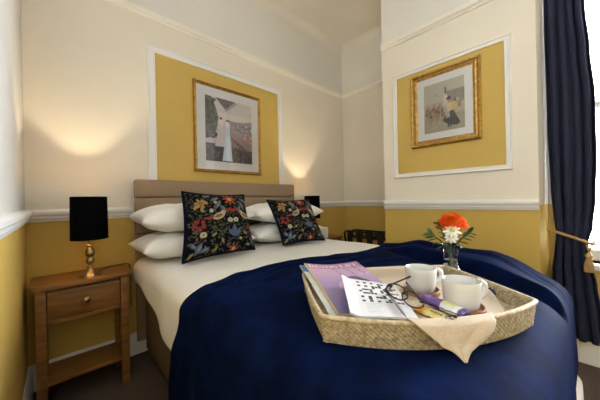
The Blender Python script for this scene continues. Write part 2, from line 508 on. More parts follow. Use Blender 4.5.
def wall_panel(wall, org, ax, nrm, w, z0, z1, mw, md):
    """yellow panel in a white moulding; org = lower start corner on the wall, ax = direction along the wall"""
    org = Vector(org); ax = Vector(ax); nrm = Vector(nrm); up = Vector((0, 0, 1)); h = z1 - z0
    a = org + ax * mw * .6 + up * mw * .6
    mb = MB()
    q = [a, a + ax * (w - 1.2 * mw), a + ax * (w - 1.2 * mw) + up * (h - 1.2 * mw), a + up * (h - 1.2 * mw)]
    mb.add(q + [p + nrm * .003 for p in q], [(0, 1, 2, 3), (4, 7, 6, 5), (0, 4, 5, 1), (1, 5, 6, 2), (2, 6, 7, 3), (3, 7, 4, 0)])
    mb.build('panel', M['panel'], wall)
    prof = [(0, 0), (md * .6, 0), (md, mw * .08), (md, mw * .22), (md * .6, mw * .3), (md * .6, mw * .8), (md * .8, mw * .86), (md * .7, mw), (0, mw)]
    c = [org, org + ax * w, org + ax * w + up * h, org + up * h]
    ins = [up, -ax, -up, ax]
    for i in range(4):
        p0, p1 = c[i], c[(i + 1) % 4]; t = (p1 - p0).normalized(); n = len(prof)
        vs = [p0 + nrm * d + ins[i] * e + t * e for d, e in prof] + [p1 + nrm * d + ins[i] * e - t * e for d, e in prof]
        MB().add(vs, [tuple(range(n)), tuple(reversed(range(n, 2 * n)))] + [(k, n + k, n + (k + 1) % n, (k + 1) % n) for k in range(n)]).build('moulding', W_, wall, smooth=True, angle=25)


wall_panel(wall_back, (.484, YB, 1.13), (1, 0, 0), (0, -1, 0), 1.258, 1.13, 2.198, .056, .016)
wall_panel(wall_right, (XB, 1.069, 1.214), (0, -1, 0), (-1, 0, 0), .811, 1.214, 2.106, .034, .016)


# ------------------------------------------------------------------ framed prints
def framed(org, ax, nrm, w, h, fw, matw, label, painter, nu, nv, double):
    """org = lower start corner on the wall"""
    org = Vector(org); ax = Vector(ax); nrm = Vector(nrm); up = Vector((0, 0, 1))
    mid = org + ax * w / 2
    t_ = thing('framed_picture', label, 'picture', mid, 'framed prints on the yellow wall panels')
    g = .004
    prof = [(g, 0), (.022, 0), (.030, fw * .18), (.028, fw * .34), (.020, fw * .46), (.021, fw * .7), (.015, fw * .8), (.013, fw), (g, fw)]
    c = [org, org + ax * w, org + ax * w + up * h, org + up * h]; ins = [up, -ax, -up, ax]
    for i in range(4):
        p0, p1 = c[i], c[(i + 1) % 4]; tt = (p1 - p0).normalized(); n = len(prof)
        vs = [p0 + nrm * d + ins[i] * e + tt * e for d, e in prof] + [p1 + nrm * d + ins[i] * e - tt * e for d, e in prof]
        o = MB().add(vs, [tuple(range(n)), tuple(reversed(range(n, 2 * n)))] + [(k, n + k, n + (k + 1) % n, (k + 1) % n) for k in range(n)]).build('frame_rail', [M['gold'], M['gold_dark']], t_, smooth=True, angle=20)
        if double:
            pass
    inner = lambda d, o_: [org + ax * d + up * d + nrm * o_, org + ax * (w - d) + up * d + nrm * o_, org + ax * (w - d) + up * (h - d) + nrm * o_, org + ax * d + up * (h - d) + nrm * o_]
    d = fw * .9
    a, b = inner(d, g), inner(d, .010)
    MB().add(a + b, [(0, 3, 2, 1), (4, 5, 6, 7), (0, 1, 5, 4), (1, 2, 6, 5), (2, 3, 7, 6), (3, 0, 4, 7)]).build('mount_board', M['mat_board'], t_)
    d = fw + matw
    o = MB().grid(lambda u, v: org + ax * (d + u * (w - 2 * d)) + up * (d + v * (h - 2 * d)) + nrm * .0108, nu, nv).build('art_print', M['print'], t_)
    print_on(o, painter(nu, nv))
    d = fw * .95
    a, b = inner(d, .0118), inner(d, .0128)
    MB().add(a + b, [(0, 3, 2, 1), (4, 5, 6, 7), (0, 1, 5, 4), (1, 2, 6, 5), (2, 3, 7, 6), (3, 0, 4, 7)]).build('glass', M['picglass'], t_)
    return t_


def scene_balcony(nu, nv):
    c = Canvas(nu, nv, (178, 166, 164))
    c.put(c.v > .62, (198, 188, 178)); c.put(c.v > .78, (188, 176, 172))
    c.put((c.v > .55 + .04 * np.sin(9 * c.u) + .05 * c.u) & (c.v < .70 + .03 * np.sin(6 * c.u + 1)) & (c.u > .45), (132, 118, 124))
    c.rect(.40, 0, 1.01, .55, (140, 116, 112))
    r = np.random.RandomState(5)
    for k in range(170):
        x = .48 + .52 * r.rand(); y = .05 + .5 * r.rand()
        if y < .75 - .55 * x + .12: continue
        c.ell(x, y, .018, .012, [(186, 156, 146), (110, 84, 84), (206, 186, 172), (150, 106, 100)][r.randint(4)])
    for k in range(60):
        c.ell(.55 + .45 * r.rand(), .5 + .12 * r.rand(), .03, .02, [(112, 104, 112), (150, 136, 138), (96, 90, 96)][r.randint(3)])
    c.poly([(0, .28), (.40, .28), (1.01, .18), (1.01, 0), (0, 0)], (74, 68, 70))
    for k in range(40):
        c.ell(r.rand(), .22 * r.rand(), .03, .02, [(60, 58, 54), (98, 90, 88), (84, 70, 72)][r.randint(3)])
    c.poly([(.45, .46), (1.0, .16), (1.0, .12), (.45, .40)], (96, 84, 86))
    for k in range(7):
        c.poly([(.48 + .07 * k, .42 - .038 * k), (.505 + .07 * k, .41 - .038 * k), (.505 + .07 * k, .22), (.48 + .07 * k, .22)], (88, 78, 80))
    c.poly([(0, 1), (.12, 1), (.20, .86), (.26, .70), (.22, .50), (.10, .36), (0, .34)], (70, 68, 66))
    for k in range(70):
        c.ell(.22 * r.rand(), .36 + .6 * r.rand(), .03, .025, [(58, 60, 54), (92, 90, 84), (78, 76, 70)][r.randint(3)])
    c.poly([(.20, 1), (.62, 1), (.40, .84)], (84, 76, 78))
    c.poly([(.62, 1), (.66, .96), (.41, .80), (.39, .83)], (146, 136, 136))
    # two figures in long pale dresses
    c.poly([(.28, .66), (.37, .66), (.40, .48), (.42, .24), (.18, .24), (.25, .46)], (196, 180, 178))
    c.ell(.31, .67, .035, .032, (74, 54, 50)); c.ell(.315, .62, .05, .05, (206, 188, 184))
    c.poly([(.40, .64), (.49, .64), (.50, .44), (.54, .02), (.33, .02), (.40, .42)], (190, 196, 206))
    c.ell(.45, .655, .038, .03, (96, 78, 72)); c.ell(.45, .60, .05, .05, (210, 204, 206))
    c.poly([(.42, .42), (.48, .42), (.50, .02), (.40, .02)], (206, 212, 222))
    return c.flat(1.08, 14)


def scene_street(nu, nv):
    c = Canvas(nu, nv, (162, 150, 128))
    r = np.random.RandomState(9)
    c.put(c.v > .6, (172, 164, 144)); c.put(c.v < .32, (150, 138, 112))
    for k in range(50):
        c.ell(r.rand(), .75 * r.rand() + .02, .08 * r.rand() + .02, .02, [(150, 138, 114), (168, 156, 132), (140, 126, 100)][r.randint(3)], al=.6)
    c.rect(.52, .50, 1.01, .78, (138, 128, 112))
    for k in range(12): c.rect(.56 + .038 * k, .56, .575 + .038 * k, .76, (116, 106, 92))
    c.poly([(.50, .50), (.50, .70), (.56, .78), (.60, .70), (.62, .50)], (186, 178, 160))
    c.ell(.56, .80, .03, .08, (104, 96, 82)); c.rect(.53, .60, .60, .72, (196, 188, 170))
    for k in range(9):
        x = .08 + .05 * k; y = .40 + .06 * math.sin(k * 2.1)
        c.ell(x, y, .05, .055, [(128, 88, 70), (142, 104, 86), (104, 78, 64), (150, 120, 104)][k % 4])
        c.ell(x - .01, y + .08, .025, .04, [(110, 80, 66), (150, 108, 92), (92, 72, 62)][k % 3])
        c.rect(x - .025, y - .17, x - .012, y - .02, (96, 72, 60)); c.rect(x + .012, y - .15, x + .024, y - .02, (112, 84, 68))
    for k in range(14): c.ell(.62 + .36 * r.rand(), .44 + .14 * r.rand(), .03, .035, [(150, 110, 96), (176, 160, 130), (98, 84, 72)][r.randint(3)])
    # flower seller: dark skirt, pale apron, ochre blouse, dark hat
    c.poly([(.58, .38), (.74, .38), (.90, .12), (.84, .08), (.66, .09), (.48, .20)], (58, 52, 50))
    c.poly([(.54, .42), (.64, .42), (.66, .26), (.56, .24)], (150, 152, 140))
    c.poly([(.56, .54), (.72, .55), (.78, .40), (.60, .36)], (190, 172, 138)); c.ell(.76, .47, .07, .08, (196, 160, 92))
    c.ell(.635, .585, .035, .04, (176, 136, 110)); c.ell(.63, .625, .06, .028, (52, 44, 42)); c.ell(.64, .645, .035, .025, (64, 52, 48))
    c.rect(.66, .05, .69, .10, (48, 42, 40)); c.rect(.60, .06, .63, .12, (48, 42, 40))
    return c.flat(1.05, 10)


framed((.81, YB, 1.288), (1, 0, 0), (0, -1, 0), .645, .746, .026, .072, 'gold framed print of two pale-dressed figures, above the headboard', scene_balcony, 110, 150, False)
framed((XB, .908, 1.446), (0, -1, 0), (-1, 0, 0), .487, .588, .050, .052, 'wide gilt framed sepia street scene, on the wall beside the curtain', scene_street, 110, 130, True)

# ------------------------------------------------------------------ bed
BZ = 0.670                                              # mattress top
bed = thing('bed', 'upholstered double bed with taupe channelled headboard and beige base', 'bed', (1.11, 1.05, 0))
MB().bbox((.42, .16, .06), (1.79, 1.975, .40), .03, 3).build('base', M['divan'], bed, smooth=True)
MB().bbox((.425, .21, .402), (1.785, 1.975, BZ - .016), .06, 4).build('mattress', M['sheet'], bed, smooth=True)
for x in (.50, 1.70):
    for y in (.24, 1.90):
        MB().lathe([(.02, 0), (.028, .06)], (x, y, 0), 16).build('foot', M['black_metal'], bed, smooth=True)
hb = MB().bbox((.385, 2.03, .10), (1.805, 2.052, 1.195), .008, 2).build('headboard', M['taupe'], bed, smooth=True)
for z0, z1 in ((.55, .83), (.832, 1.076), (1.078, 1.202)):
    MB().bbox((.378, 1.985, z0), (1.814, 2.03, z1), .018, 4).build('headboard_panel', M['taupe'], hb, smooth=True)


def edge(q, r, flare):
    if q <= 0: return q, 0.0
    if q < r * PI / 2:
        a = q / r; return r * math.sin(a), r * (1 - math.cos(a))
    k = q - r * PI / 2
    return r + flare * k, r + k


def droop(x, y):
    w = sst(1.0, 1.65, x)
    return w * .13 * sst(.30, -.02, y) + .012 * sst(.16, .02, y) * (1 - w)


def drape(sx0, sx1, lx, rx, yf, r, flare):
    """returns fn(s, t) -> point: s runs across the bed with hanging ends, t from the headboard past the foot"""
    def fn(s, t):
        if s < lx: ox, dx = edge(lx - s, r, flare); X = lx - ox
        elif s > rx: ox, dx = edge(s - rx, r, flare); X = rx + ox
        else: X, dx = s, 0.0
        foot = yf - .030 * (X - .4) / 1.4
        if t < foot: oy, dy = edge(foot - t, r * .8, .03); Y = foot - oy
        else: Y, dy = t, 0.0
        return X, Y, dx, dy
    return fn


# white duvet / sheet over the mattress
dfn = drape(0, 0, .43, 1.775, .105, .075, .05)
DZ_ = .6835


def duvet_pt(u, v):
    hem_l = lambda y: DZ_ - (.405 + (.543 - .405) * sst(1.10, 1.75, y))
    t = 1.955 + (-.50 - 1.955) * v
    yl = max(t, .1)
    s0 = .43 - (hem_l(yl) + .043); s1 = 1.775 + .33
    s = s0 + (s1 - s0) * u
    X, Y, dx, dy = dfn(s, t)
    z = DZ_ - (dx ** 3 + dy ** 3) ** (1 / 3) - droop(X, Y)
    k = sst(0.02, .2, dx)
    n1 = noise.noise(Vector((X * 3, Y * 3, 1.7))) * .006 + noise.noise(Vector((X * 9, Y * 7, 4))) * .002
    z += n1 * (1 - k) * sst(1.0, 1.25, Y)
    X += k * (-1 if s < 1 else 1) * (.010 * noise.noise(Vector((0, Y * 5, z * 2))) + .006 * math.sin(Y * 16 + 2 * z)) * sst(1.0, 1.3, Y)
    Y -= .030 * sst(.37, .44, dy) * sst(1.2, 1.7, X)
    return (X, Y, z)


dv = MB().grid(duvet_pt, 120, 110).build('duvet', M['sheet'], smooth=True, angle=180, solid=.012, offset=-1)
tag(dv, 'smooth white bed cover hanging over the mattress side, under the navy throw', 'duvet')

# navy velvet throw
bfn = drape(0, 0, .43, 1.775, .105, .085, .03)
BLZ = .6960


def far_edge(s):
    pts = [(-.3, 1.16), (.10, 1.10), (.30, 1.04), (.40, 1.01), (.45, 1.02), (.62, 1.085), (.80, 1.09), (1.0, 1.075), (1.2, 1.00), (1.39, .935), (1.55, .925), (1.75, .955), (1.9, .96), (2.4, .96)]
    for (a, ya), (b, yb) in zip(pts, pts[1:]):
        if s <= b: return ya + (yb - ya) * sst(a, b, s)
    return pts[-1][1]


def throw_pt(u, v):
    s = -.24 + (2.05 + .24) * u
    y0 = far_edge(s) + .004 * math.sin(s * 17) + .003 * math.sin(s * 41 + 1)
    t = y0 + (-.30 + .015 * math.sin(s * 23) - y0) * v
    X, Y, dx, dy = bfn(s, t)
    z = BLZ - (dx ** 3 + dy ** 3) ** (1 / 3) - droop(X, Y)
    d = y0 - t
    flat = 1 - sst(0, .08, dy)
    wig = .015 * math.sin(3.1 * s + .5) + .01 * math.sin(7 * s)
    rid = .007 * math.exp(-((d - .035 - wig * .4) / .018) ** 2) + .012 * math.exp(-((d - .10 - wig) / .022) ** 2) + .009 * math.exp(-((d - .18 - 2 * wig) / .03) ** 2) + .008 * math.exp(-((d - .27 + wig) / .03) ** 2)
    rid *= sst(1.75, 1.25, s)
    tray_keep = sst(.39, .50, math.hypot((X - .77) * .9, Y - .37))
    z += rid * tray_keep * flat
    xb = 1.27 + .36 * (Y - .08)
    far_f = sst(.86, .62, Y)
    fold = ((.050 * sst(xb, xb + .028, X) - .022 * sst(xb + .05, xb + .30, X)) - .012 * math.exp(-((X - xb + .02) / .03) ** 2)) * far_f * sst(1.92, 1.70, s) * flat
    xc = 1.50 + .30 * (Y - .08)
    fold += .016 * math.exp(-((X - xc - .02 * math.sin(9 * Y)) / .035) ** 2) * far_f * flat * sst(1.9, 1.7, s)
    fold += .020 * math.exp(-((X - 1.66 - .15 * (Y - .4)) / .05) ** 2) * flat * sst(1.0, .8, Y)
    z += fold
    n1 = noise.noise(Vector((X * 5, Y * 5, 9.1))) * .005 + noise.noise(Vector((X * 14, Y * 12, 3))) * .0015
    z += n1 * flat * (.05 + .95 * tray_keep) + .001
    k = sst(.04, .35, dx)
    X += k * (-1 if s < 1 else 1) * (.014 + .010 * math.sin(Y * 17 + 1.5 * z) + .006 * math.sin(Y * 31 + 1 + z * 3))
    X -= .002 if s < .5 else -.002
    kf = sst(.04, .3, dy)
    Y -= kf * (.004 * math.sin(X * 15 + 2 * z) + .002) * sst(.7, 1.2, X)
    return (X, Y, z)


th = MB().grid(throw_pt, 230, 170).build('throw_blanket', M['navy'], smooth=True, angle=180, solid=.008, offset=1)
tag(th, 'navy blue velvet throw spread over the foot half of the bed', 'blanket')


# ------------------------------------------------------------------ pillows
def pillow(cxyz, hl, hd, ht, rz, tilt, seed, label, sag=0.0):
    R_ = Matrix.Translation(Vector(cxyz)) @ Matrix.Rotation(rz, 4, 'Z') @ Matrix.Rotation(tilt, 4, 'X')

    def side(sg):
        def fn(u, v):
            a, b = u * 2 - 1, v * 2 - 1
            body = max(0.0, (1 - abs(a) ** 3.2) * (1 - abs(b) ** 3.0)) ** .55
            pin = 1 - .07 * (1 - b * b) * abs(a) ** 3
            pin2 = 1 - .12 * (1 - a * a) * abs(b) ** 3
            x = a * hl * pin; y = b * hd * pin2
            w = noise.noise(Vector((a * 2.2 + seed, b * 2.2, sg + seed))) * .016 + noise.noise(Vector((a * 5 + seed, b * 4, sg * 2.0))) * .006
            wr = .006 * math.sin(14 * math.atan2(b, a * 1.4) + seed) * sst(.5, .95, max(abs(a), abs(b)))
            z = sg * (ht * body + (w + wr) * body) - sag * (a * a)
            return R_ @ Vector((x, y, z))
        return fn
    mb = MB().grid(side(1), 48, 34).grid(side(-1), 48, 34)
    o = mb.build('pillow', M['pillow'], smooth=True, angle=180, recalc=False)
    bm = bmesh.new(); bm.from_mesh(o.data); bmesh.ops.remove_doubles(bm, verts=bm.verts, dist=.0006); bmesh.ops.recalc_face_normals(bm, faces=bm.faces); bm.to_mesh(o.data); bm.free()
    o.data.shade_smooth()
    return tag(o, label, 'pillow', 'white bed pillows against the headboard')


pillow((.700, 1.782, .775), .372, .190, .080, .03, .03, 1.0, 'lower white pillow of the stack nearer the left bedside table')
pillow((.696, 1.780, .945), .368, .188, .084, .02, .06, 2.3, 'upper white pillow of the stack nearer the left bedside table')
pillow((1.458, 1.782, .775), .372, .186, .078, -.02, .03, 3.7, 'lower white pillow of the stack on the far side of the bed')
pillow((1.455, 1.778, .939), .370, .184, .080, -.02, .05, 5.1, 'upper white pillow of the stack on the far side of the bed')


# ------------------------------------------------------------------ cushions
def tapestry(nu, nv, seed):
    c = Canvas(nu, nv, (13, 15, 24)); r = np.random.RandomState(seed)
    for k in range(620):
        x, y, a = r.rand(), r.rand(), r.rand() * PI
        c.leaf(x, y, .020, .008, a, [(92, 92, 62), (70, 82, 92), (120, 112, 84), (64, 70, 50), (96, 70, 62)][r.randint(5)])
    for x0, sg in ((.63, 1), (.63, -1)):
        for k in range(9):
            c.leaf(x0 + sg * (.08 + .03 * k), .30 + .05 * math.sin(k * 1.3) + .01 * k, .035, .011, k * .7 * sg, (78, 84, 70))
    # scrolling blue leaves
    for x, y, l, w, a in ((.43, .76, .10, .035, 1.0), (.40, .86, .08, .03, .5), (.50, .70, .07, .028, 2.2), (.84, .76, .10, .035, 2.1), (.88, .86, .08, .03, 2.6), (.77, .70, .07, .028, .9), (.30, .92, .07, .025, .2),
                          (.15, .13, .09, .035, 1.2), (.22, .10, .07, .028, .5), (.93, .13, .08, .03, 2.0), (.08, .18, .06, .025, 2.2)):
        c.leaf(x, y, l, w, a, (82, 100, 122)); c.leaf(x + .01, y, l * .6, w * .4, a, (128, 142, 152))
    # centre leaf
    for dx, a in ((0, PI / 2), (-.045, 2.2), (.045, .94)): c.leaf(.64 + dx, .31 + (.03 if dx == 0 else -.01), .10 if dx == 0 else .07, .034, a, (86, 104, 142))
    c.flower(.63, .86, .115, (206, 78, 42), (232, 172, 60), 8, .4)
    c.flower(.19, .78, .085, (204, 160, 62), (186, 92, 40), 6, .2); c.flower(.99, .82, .07, (204, 160, 62), (186, 92, 40), 6, .2)
    for x, y in ((.26, .80), (.20, .68), (.12, .72)): c.leaf(x, y, .05, .022, x * 9, (190, 150, 70))
    # birds, mirrored
    for sg, x0 in ((1, .43), (-1, .86)):
        c.leaf(x0 - sg * .15, .545, .09, .018, .05 * sg, (170, 60, 46))
        c.ell(x0, .575, .092, .050, (202, 176, 126), .45 * sg); c.ell(x0 + sg * .07, .635, .036, .032, (216, 190, 140))
        c.leaf(x0 - sg * .01, .575, .07, .022, .35 * sg, (150, 104, 66)); c.ell(x0 + sg * .085, .645, .008, .008, (30, 24, 24))
        c.leaf(x0 + sg * .115, .638, .018, .007, 0, (208, 130, 50))
    for k in range(4): c.ell(.565 + .048 * k, .66 + .012 * (k % 2), .028, .030, (184, 52, 40))
    c.ell(.585, .505, .040, .036, (214, 204, 168)); c.ell(.675, .505, .040, .036, (214, 204, 168)); c.ell(.585, .505, .014, .014, (166, 150, 80)); c.ell(.675, .505, .014, .014, (166, 150, 80))
    for x, y in ((.09, .44), (.14, .40), (.21, .43), (.12, .50), (.20, .49), (.95, .42), (.91, .38)): c.ell(x, y, .030, .032, (168, 46, 40))
    c.ell(.20, .31, .045, .040, (208, 192, 148)); c.ell(.20, .31, .016, .016, (160, 130, 60))
    c.ell(.40, .80, .024, .030, (214, 176, 76)); c.ell(.33, .66, .03, .03, (196, 190, 170)); c.ell(.72, .20, .02, .02, (208, 190, 120))
    c.flower(.62, .045, .085, (178, 54, 40), (220, 170, 70), 7, .1)
    for x, y in ((.07, .06), (.36, .08), (.45, .20), (.85, .09), (.80, .28), (.34, .30)): c.leaf(x, y, .045, .018, x * 11, (176, 140, 66))
    ed = np.minimum(np.minimum(c.u, 1 - c.u), np.minimum(c.v, 1 - c.v)); c.put(ed < .018, (20, 22, 32))
    g_ = c.a.mean(axis=2, keepdims=True); c.a = (c.a * .78 + g_ * .22) * .84
    return c.flat()


def cushion(bl, br, tl, tr, ht, seed, label):
    bl, br, tl, tr = map(Vector, (bl, br, tl, tr))
    nrm = ((br - bl).cross(tl - bl)).normalized()        # faces the camera
    nu = nv = 130

    def side(sg, k):
        def fn(u, v):
            a, b = u * 2 - 1, v * 2 - 1
            body = max(0.0, (1 - abs(a) ** 2.8) * (1 - abs(b) ** 2.8)) ** .6
            a2 = a * (1 - .07 * (1 - b * b) * abs(a) ** 2); b2 = b * (1 - .07 * (1 - a * a) * abs(b) ** 2)
            uu, vv = (a2 + 1) / 2, (b2 + 1) / 2
            p = bl * (1 - uu) * (1 - vv) + br * uu * (1 - vv) + tl * (1 - uu) * vv + tr * uu * vv
            w = noise.noise(Vector((a * 2 + seed, b * 2, sg))) * .014
            return p + nrm * sg * ((ht + w) if sg > 0 else (ht * .22)) * body
        return fn
    t_ = thing('cushion', label, 'cushion', ((bl + br) / 2), 'floral bird cushions on the bed')
    mb = MB().grid(side(1, 0), nu, nv)
    o = mb.build('front_cover', M['cushion'], t_, smooth=True, angle=180, recalc=False); print_on(o, tapestry(nu, nv, int(seed * 10)))
    mb = MB().grid(side(-1, 0), 40, 40); mb.f = [tuple(reversed(q)) for q in mb.f]
    mb.build('back_cover', M['navy'], t_, smooth=True, angle=180, recalc=False)
    pts = []
    for i in range(160):
        q = i / 40.0; k = int(q) % 4; f = q - int(q)
        u, v = ((f, 0), (1, f), (1 - f, 1), (0, 1 - f))[k]
        pts.append(side(1, 0)(u, v))
    MB().tube(pts, .0045, 6, True).build('piping', M['navy'], t_, smooth=True)
    return t_


cushion((.490, 1.455, .708), (.985, 1.495, .708), (.545, 1.60, 1.105), (.965, 1.595, 1.085), .075, 1.1, 'larger tapestry cushion with birds and flowers, propped on the nearer pillow stack')
cushion((1.205, 1.455, .708), (1.585, 1.385, .708), (1.225, 1.68, 1.045), (1.645, 1.62, 1.045), .066, 2.2, 'smaller tapestry cushion with birds and flowers, leaning back on the far pillows')


# ------------------------------------------------------------------ bedside tables
def bedside(x0, x1, y0, y1, zt, label):
    t_ = thing('bedside_table', label, 'table', ((x0 + x1) / 2, (y0 + y1) / 2, 0), 'oak bedside tables')
    # top with clipped, softened front corners
    c = .035
    poly = [(x0 + c, y0), (x1 - c, y0), (x1 - c * .3, y0 + c * .3), (x1, y0 + c), (x1, y1), (x0, y1), (x0, y0 + c), (x0 + c * .3, y0 + c * .3)]
    poly = [(x, y) for x, y in poly]
    o = MB().prism(poly, zt - .024, zt).build('top', M['oak'], t_)
    b = o.modifiers.new('soft_edge', 'BEVEL'); b.width = .006; b.segments = 3; b.limit_method = 'ANGLE'
    ix0, ix1, iy0, iy1 = x0 + .022, x1 - .022, y0 + .02, y1 - .01
    lw = .040
    for lx in (ix0, ix1 - lw):
        for ly in (iy0, iy1 - lw):
            MB().bbox((lx, ly, 0), (lx + lw, ly + lw, zt - .024), .004, 2).build('leg', M['oak'], t_, smooth=True)
    for lx in (ix0 + .008, ix1 - .024):
        MB().bbox((lx, iy0 + lw, zt - .20), (lx + .016, iy1 - lw, zt - .024), .002, 1).build('side_panel', M['oak'], t_)
    MB().bbox((ix0 + lw, iy1 - .024, zt - .20), (ix1 - lw, iy1 - .008, zt - .024), .002, 1).build('back_panel', M['oak_dark'], t_)
    MB().bbox((ix0 + lw, iy0 + .004, zt - .036), (ix1 - lw, iy0 + .03, zt - .024), .002, 1).build('top_rail', M['oak'], t_)
    MB().bbox((ix0 + lw, iy0 + .004, zt - .202), (ix1 - lw, iy0 + .03, zt - .182), .002, 1).build('bottom_rail', M['oak'], t_)
    d = MB().bbox((ix0 + lw + .003, iy0 + .006, zt - .179), (ix1 - lw - .003, iy0 + .026, zt - .039), .003, 2).build('drawer', M['oak'], t_, smooth=True)
    xm = (x0 + x1) / 2
    kb = MB().lathe([(.006, 0), (.006, .010), (.014, .014), (.0185, .020), (.017, .027), (.008, .031), (0, .032)], (0, 0, 0), 20)
    kb.xf(Matrix.Translation((xm, iy0 + .006, zt - .110)) @ Matrix.Rotation(PI / 2, 4, 'X')).build('knob', M['brass'], d, smooth=True)
    MB().bbox((ix0 + lw * .5, iy0 + .012, .13), (ix1 - lw * .5, iy1 - .012, .15), .003, 2).build('shelf', M['oak'], t_, smooth=True)
    return t_


NZ = .642
bedside(-.105, .325, 1.775, 2.055, NZ, 'oak bedside table with one drawer and lower shelf, in the left corner')
bedside(1.895, 2.295, 1.725, 2.055, NZ, 'oak bedside table mostly hidden behind the bed in the alcove')


def lamp(x, y, zb, label, cable):
    t_ = thing('table_lamp', label, 'lamp', (x, y, zb), 'bedside lamps with black shades')
    prof = [(.048, 0), (.048, .006), (.044, .011), (.034, .017), (.022, .028), (.014, .040), (.012, .046), (.017, .050), (.017, .056), (.010, .061), (.010, .066), (.018, .074), (.0205, .084),
            (.018, .094), (.011, .101), (.010, .106), (.019, .113), (.0235, .126), (.022, .140), (.015, .153), (.010, .160), (.015, .165), (.015, .171), (.008, .176), (.008, .270)]
    MB().lathe(prof, (x, y, zb), 32).build('base', M['brass'], t_, smooth=True, angle=50)
    MB().lathe([(.013, .250), (.013, .280)], (x, y, zb), 20).build('bulb_holder', M['brass'], t_, smooth=True)
    z0, z1 = zb + .205, zb + .440
    sh = MB().lathe([(.084, z0), (.0815, z1), (.0795, z1), (.082, z0), (.084, z0)], (x, y, 0), 48, cap=False).build('shade', M['shade'], t_, smooth=True)
    MB().lathe([(.0785, z1 - .001), (.081, z0 + .001)], (x, y, 0), 48, cap=False).build('lining', M['shade_in'], sh, smooth=True)
    for k in range(3):
        a = k * 2 * PI / 3 + .4
        MB().tube([(x + .012 * math.cos(a), y + .012 * math.sin(a), z0 + .056), (x + .081 * math.cos(a), y + .081 * math.sin(a), z0 + .050)], .0015, 6).build('shade_spoke', M['brass'], sh)
    bl_ = MB().lathe([(.010, .277), (.012, .286), (.020, .298), (.0235, .304)], (x, y, zb), 20).build('bulb', M['china'], t_, smooth=True)
    MB().lathe([(.0125, .3045), (.012, .308), (.009, .311), (.005, .313), (0, .3135)], (x, y, zb), 20).build('bulb_crown', M['bulb'], bl_, smooth=True)
    if cable:
        MB().tube(cable, .0028, 6).build('cable', M['cable'], t_, smooth=True)
    return t_


cb = []
for k in range(26):
    f = k / 25
    cb.append((.175 + .16 * sst(0, .75, f) + .008 * sst(.75, 1, f), 1.905 + .12 * math.sin(min(1, f / .6) * PI / 2) - .06 * sst(.6, 1, f), NZ + .004 - (.0 if f < .88 else (f - .88) * 2.2)))
lamp(.133, 1.845, NZ, 'brass table lamp with black drum shade, on the table in the left corner', cb)
lamp(1.965, 1.885, NZ, 'black shaded lamp partly hidden behind the far pillows', None)
tag(MB().bbox((1.925, 1.735, NZ), (2.04, 1.80, NZ + .110), .003, 2).build('tissue_box', M['box_card'], smooth=True), 'small white box on the far bedside table, beside the pillows', 'box')

# ------------------------------------------------------------------ luggage rack in the alcove
lr = thing('luggage_rack', 'black folding luggage rack with webbing straps, in the alcove', 'luggage rack', (2.55, 1.58, 0))
for x_t, x_b in ((2.47, 2.66), (2.63, 2.44)):
    pts = []
    y0, y1, zt = 1.29, 1.86, .665
    for k in range(9):
        a = k / 8 * PI / 2; pts.append((y1 - .05 + .05 * math.cos(a), zt - .05 + .05 * math.sin(a)))
    pts = [(y1, .012)] + pts
    for k in range(9):
        a = k / 8 * PI / 2; pts.append((y0 + .05 - .05 * math.sin(a), zt - .05 + .05 * math.cos(a)))
    pts.append((y0, .012))
    MB().tube([(x_b + (x_t - x_b) * z / zt, y, z) for y, z in pts], .011, 10).build('tube_frame', M['black_metal'], lr, smooth=True)
for k in range(4):
    yc = 1.375 + .128 * k

    def strap(u, v, yc=yc):
        a = -1 + 2 * v
        return (2.55 + .085 * a, yc + (u - .5) * .072, .676 - .09 * (1 - a * a) ** .5 * 1.0)
    MB().grid(strap, 2, 20).build('strap', M['black'], lr, smooth=True, solid=.003)
    MB().bbox((2.465 - .014, yc - .036, .665 - .16), (2.465 - .010, yc + .036, .681), .001, 1).build('strap_end', M['black'], lr)

# ------------------------------------------------------------------ curtain with tieback
TIE = .795
keyL = [(.165, .088), (.40, .084), (.55, .080), (.70, .070), (TIE, .066), (.90, .072), (1.10, .082), (1.50, .090), (2.2, .100), (2.75, .100)]
keyR = [(.165, -.125), (.35, -.115), (.50, -.100), (.66, -.076), (TIE - .03, -.068), (.86, -.088), (1.0, -.102), (1.28, -.110), (1.6, -.108), (1.9, -.090), (2.15, -.074), (2.75, -.060)]


def kv(keys, z):
    if z <= keys[0][0]: return keys[0][1]
    for (a, va), (b, vb) in zip(keys, keys[1:]):
        if z <= b: return va + (vb - va) * sst(a, b, z)
    return keys[-1][1]


def curtain_pt(u, v):
    z = .165 + (2.75 - .165) * v
    l, r = kv(keyL, z), kv(keyR, z)
    pinch = math.exp(-((z - TIE) / .10) ** 2)
    amp = .030 * (1 - .55 * pinch) * (.75 + .35 * math.sin(7 * u + .8 * z))
    ph = 2 * PI * 4.6 * u + .5 * math.sin(2 * z) + .6 * math.sin(5 * u + z)
    y = l + (r - l) * u + .006 * math.sin(2 * ph) * (1 - pinch)
    x = 2.275 - .012 * pinch + amp * math.sin(ph) + .012 * math.sin(PI * u) * -1
    return (x, y, z)


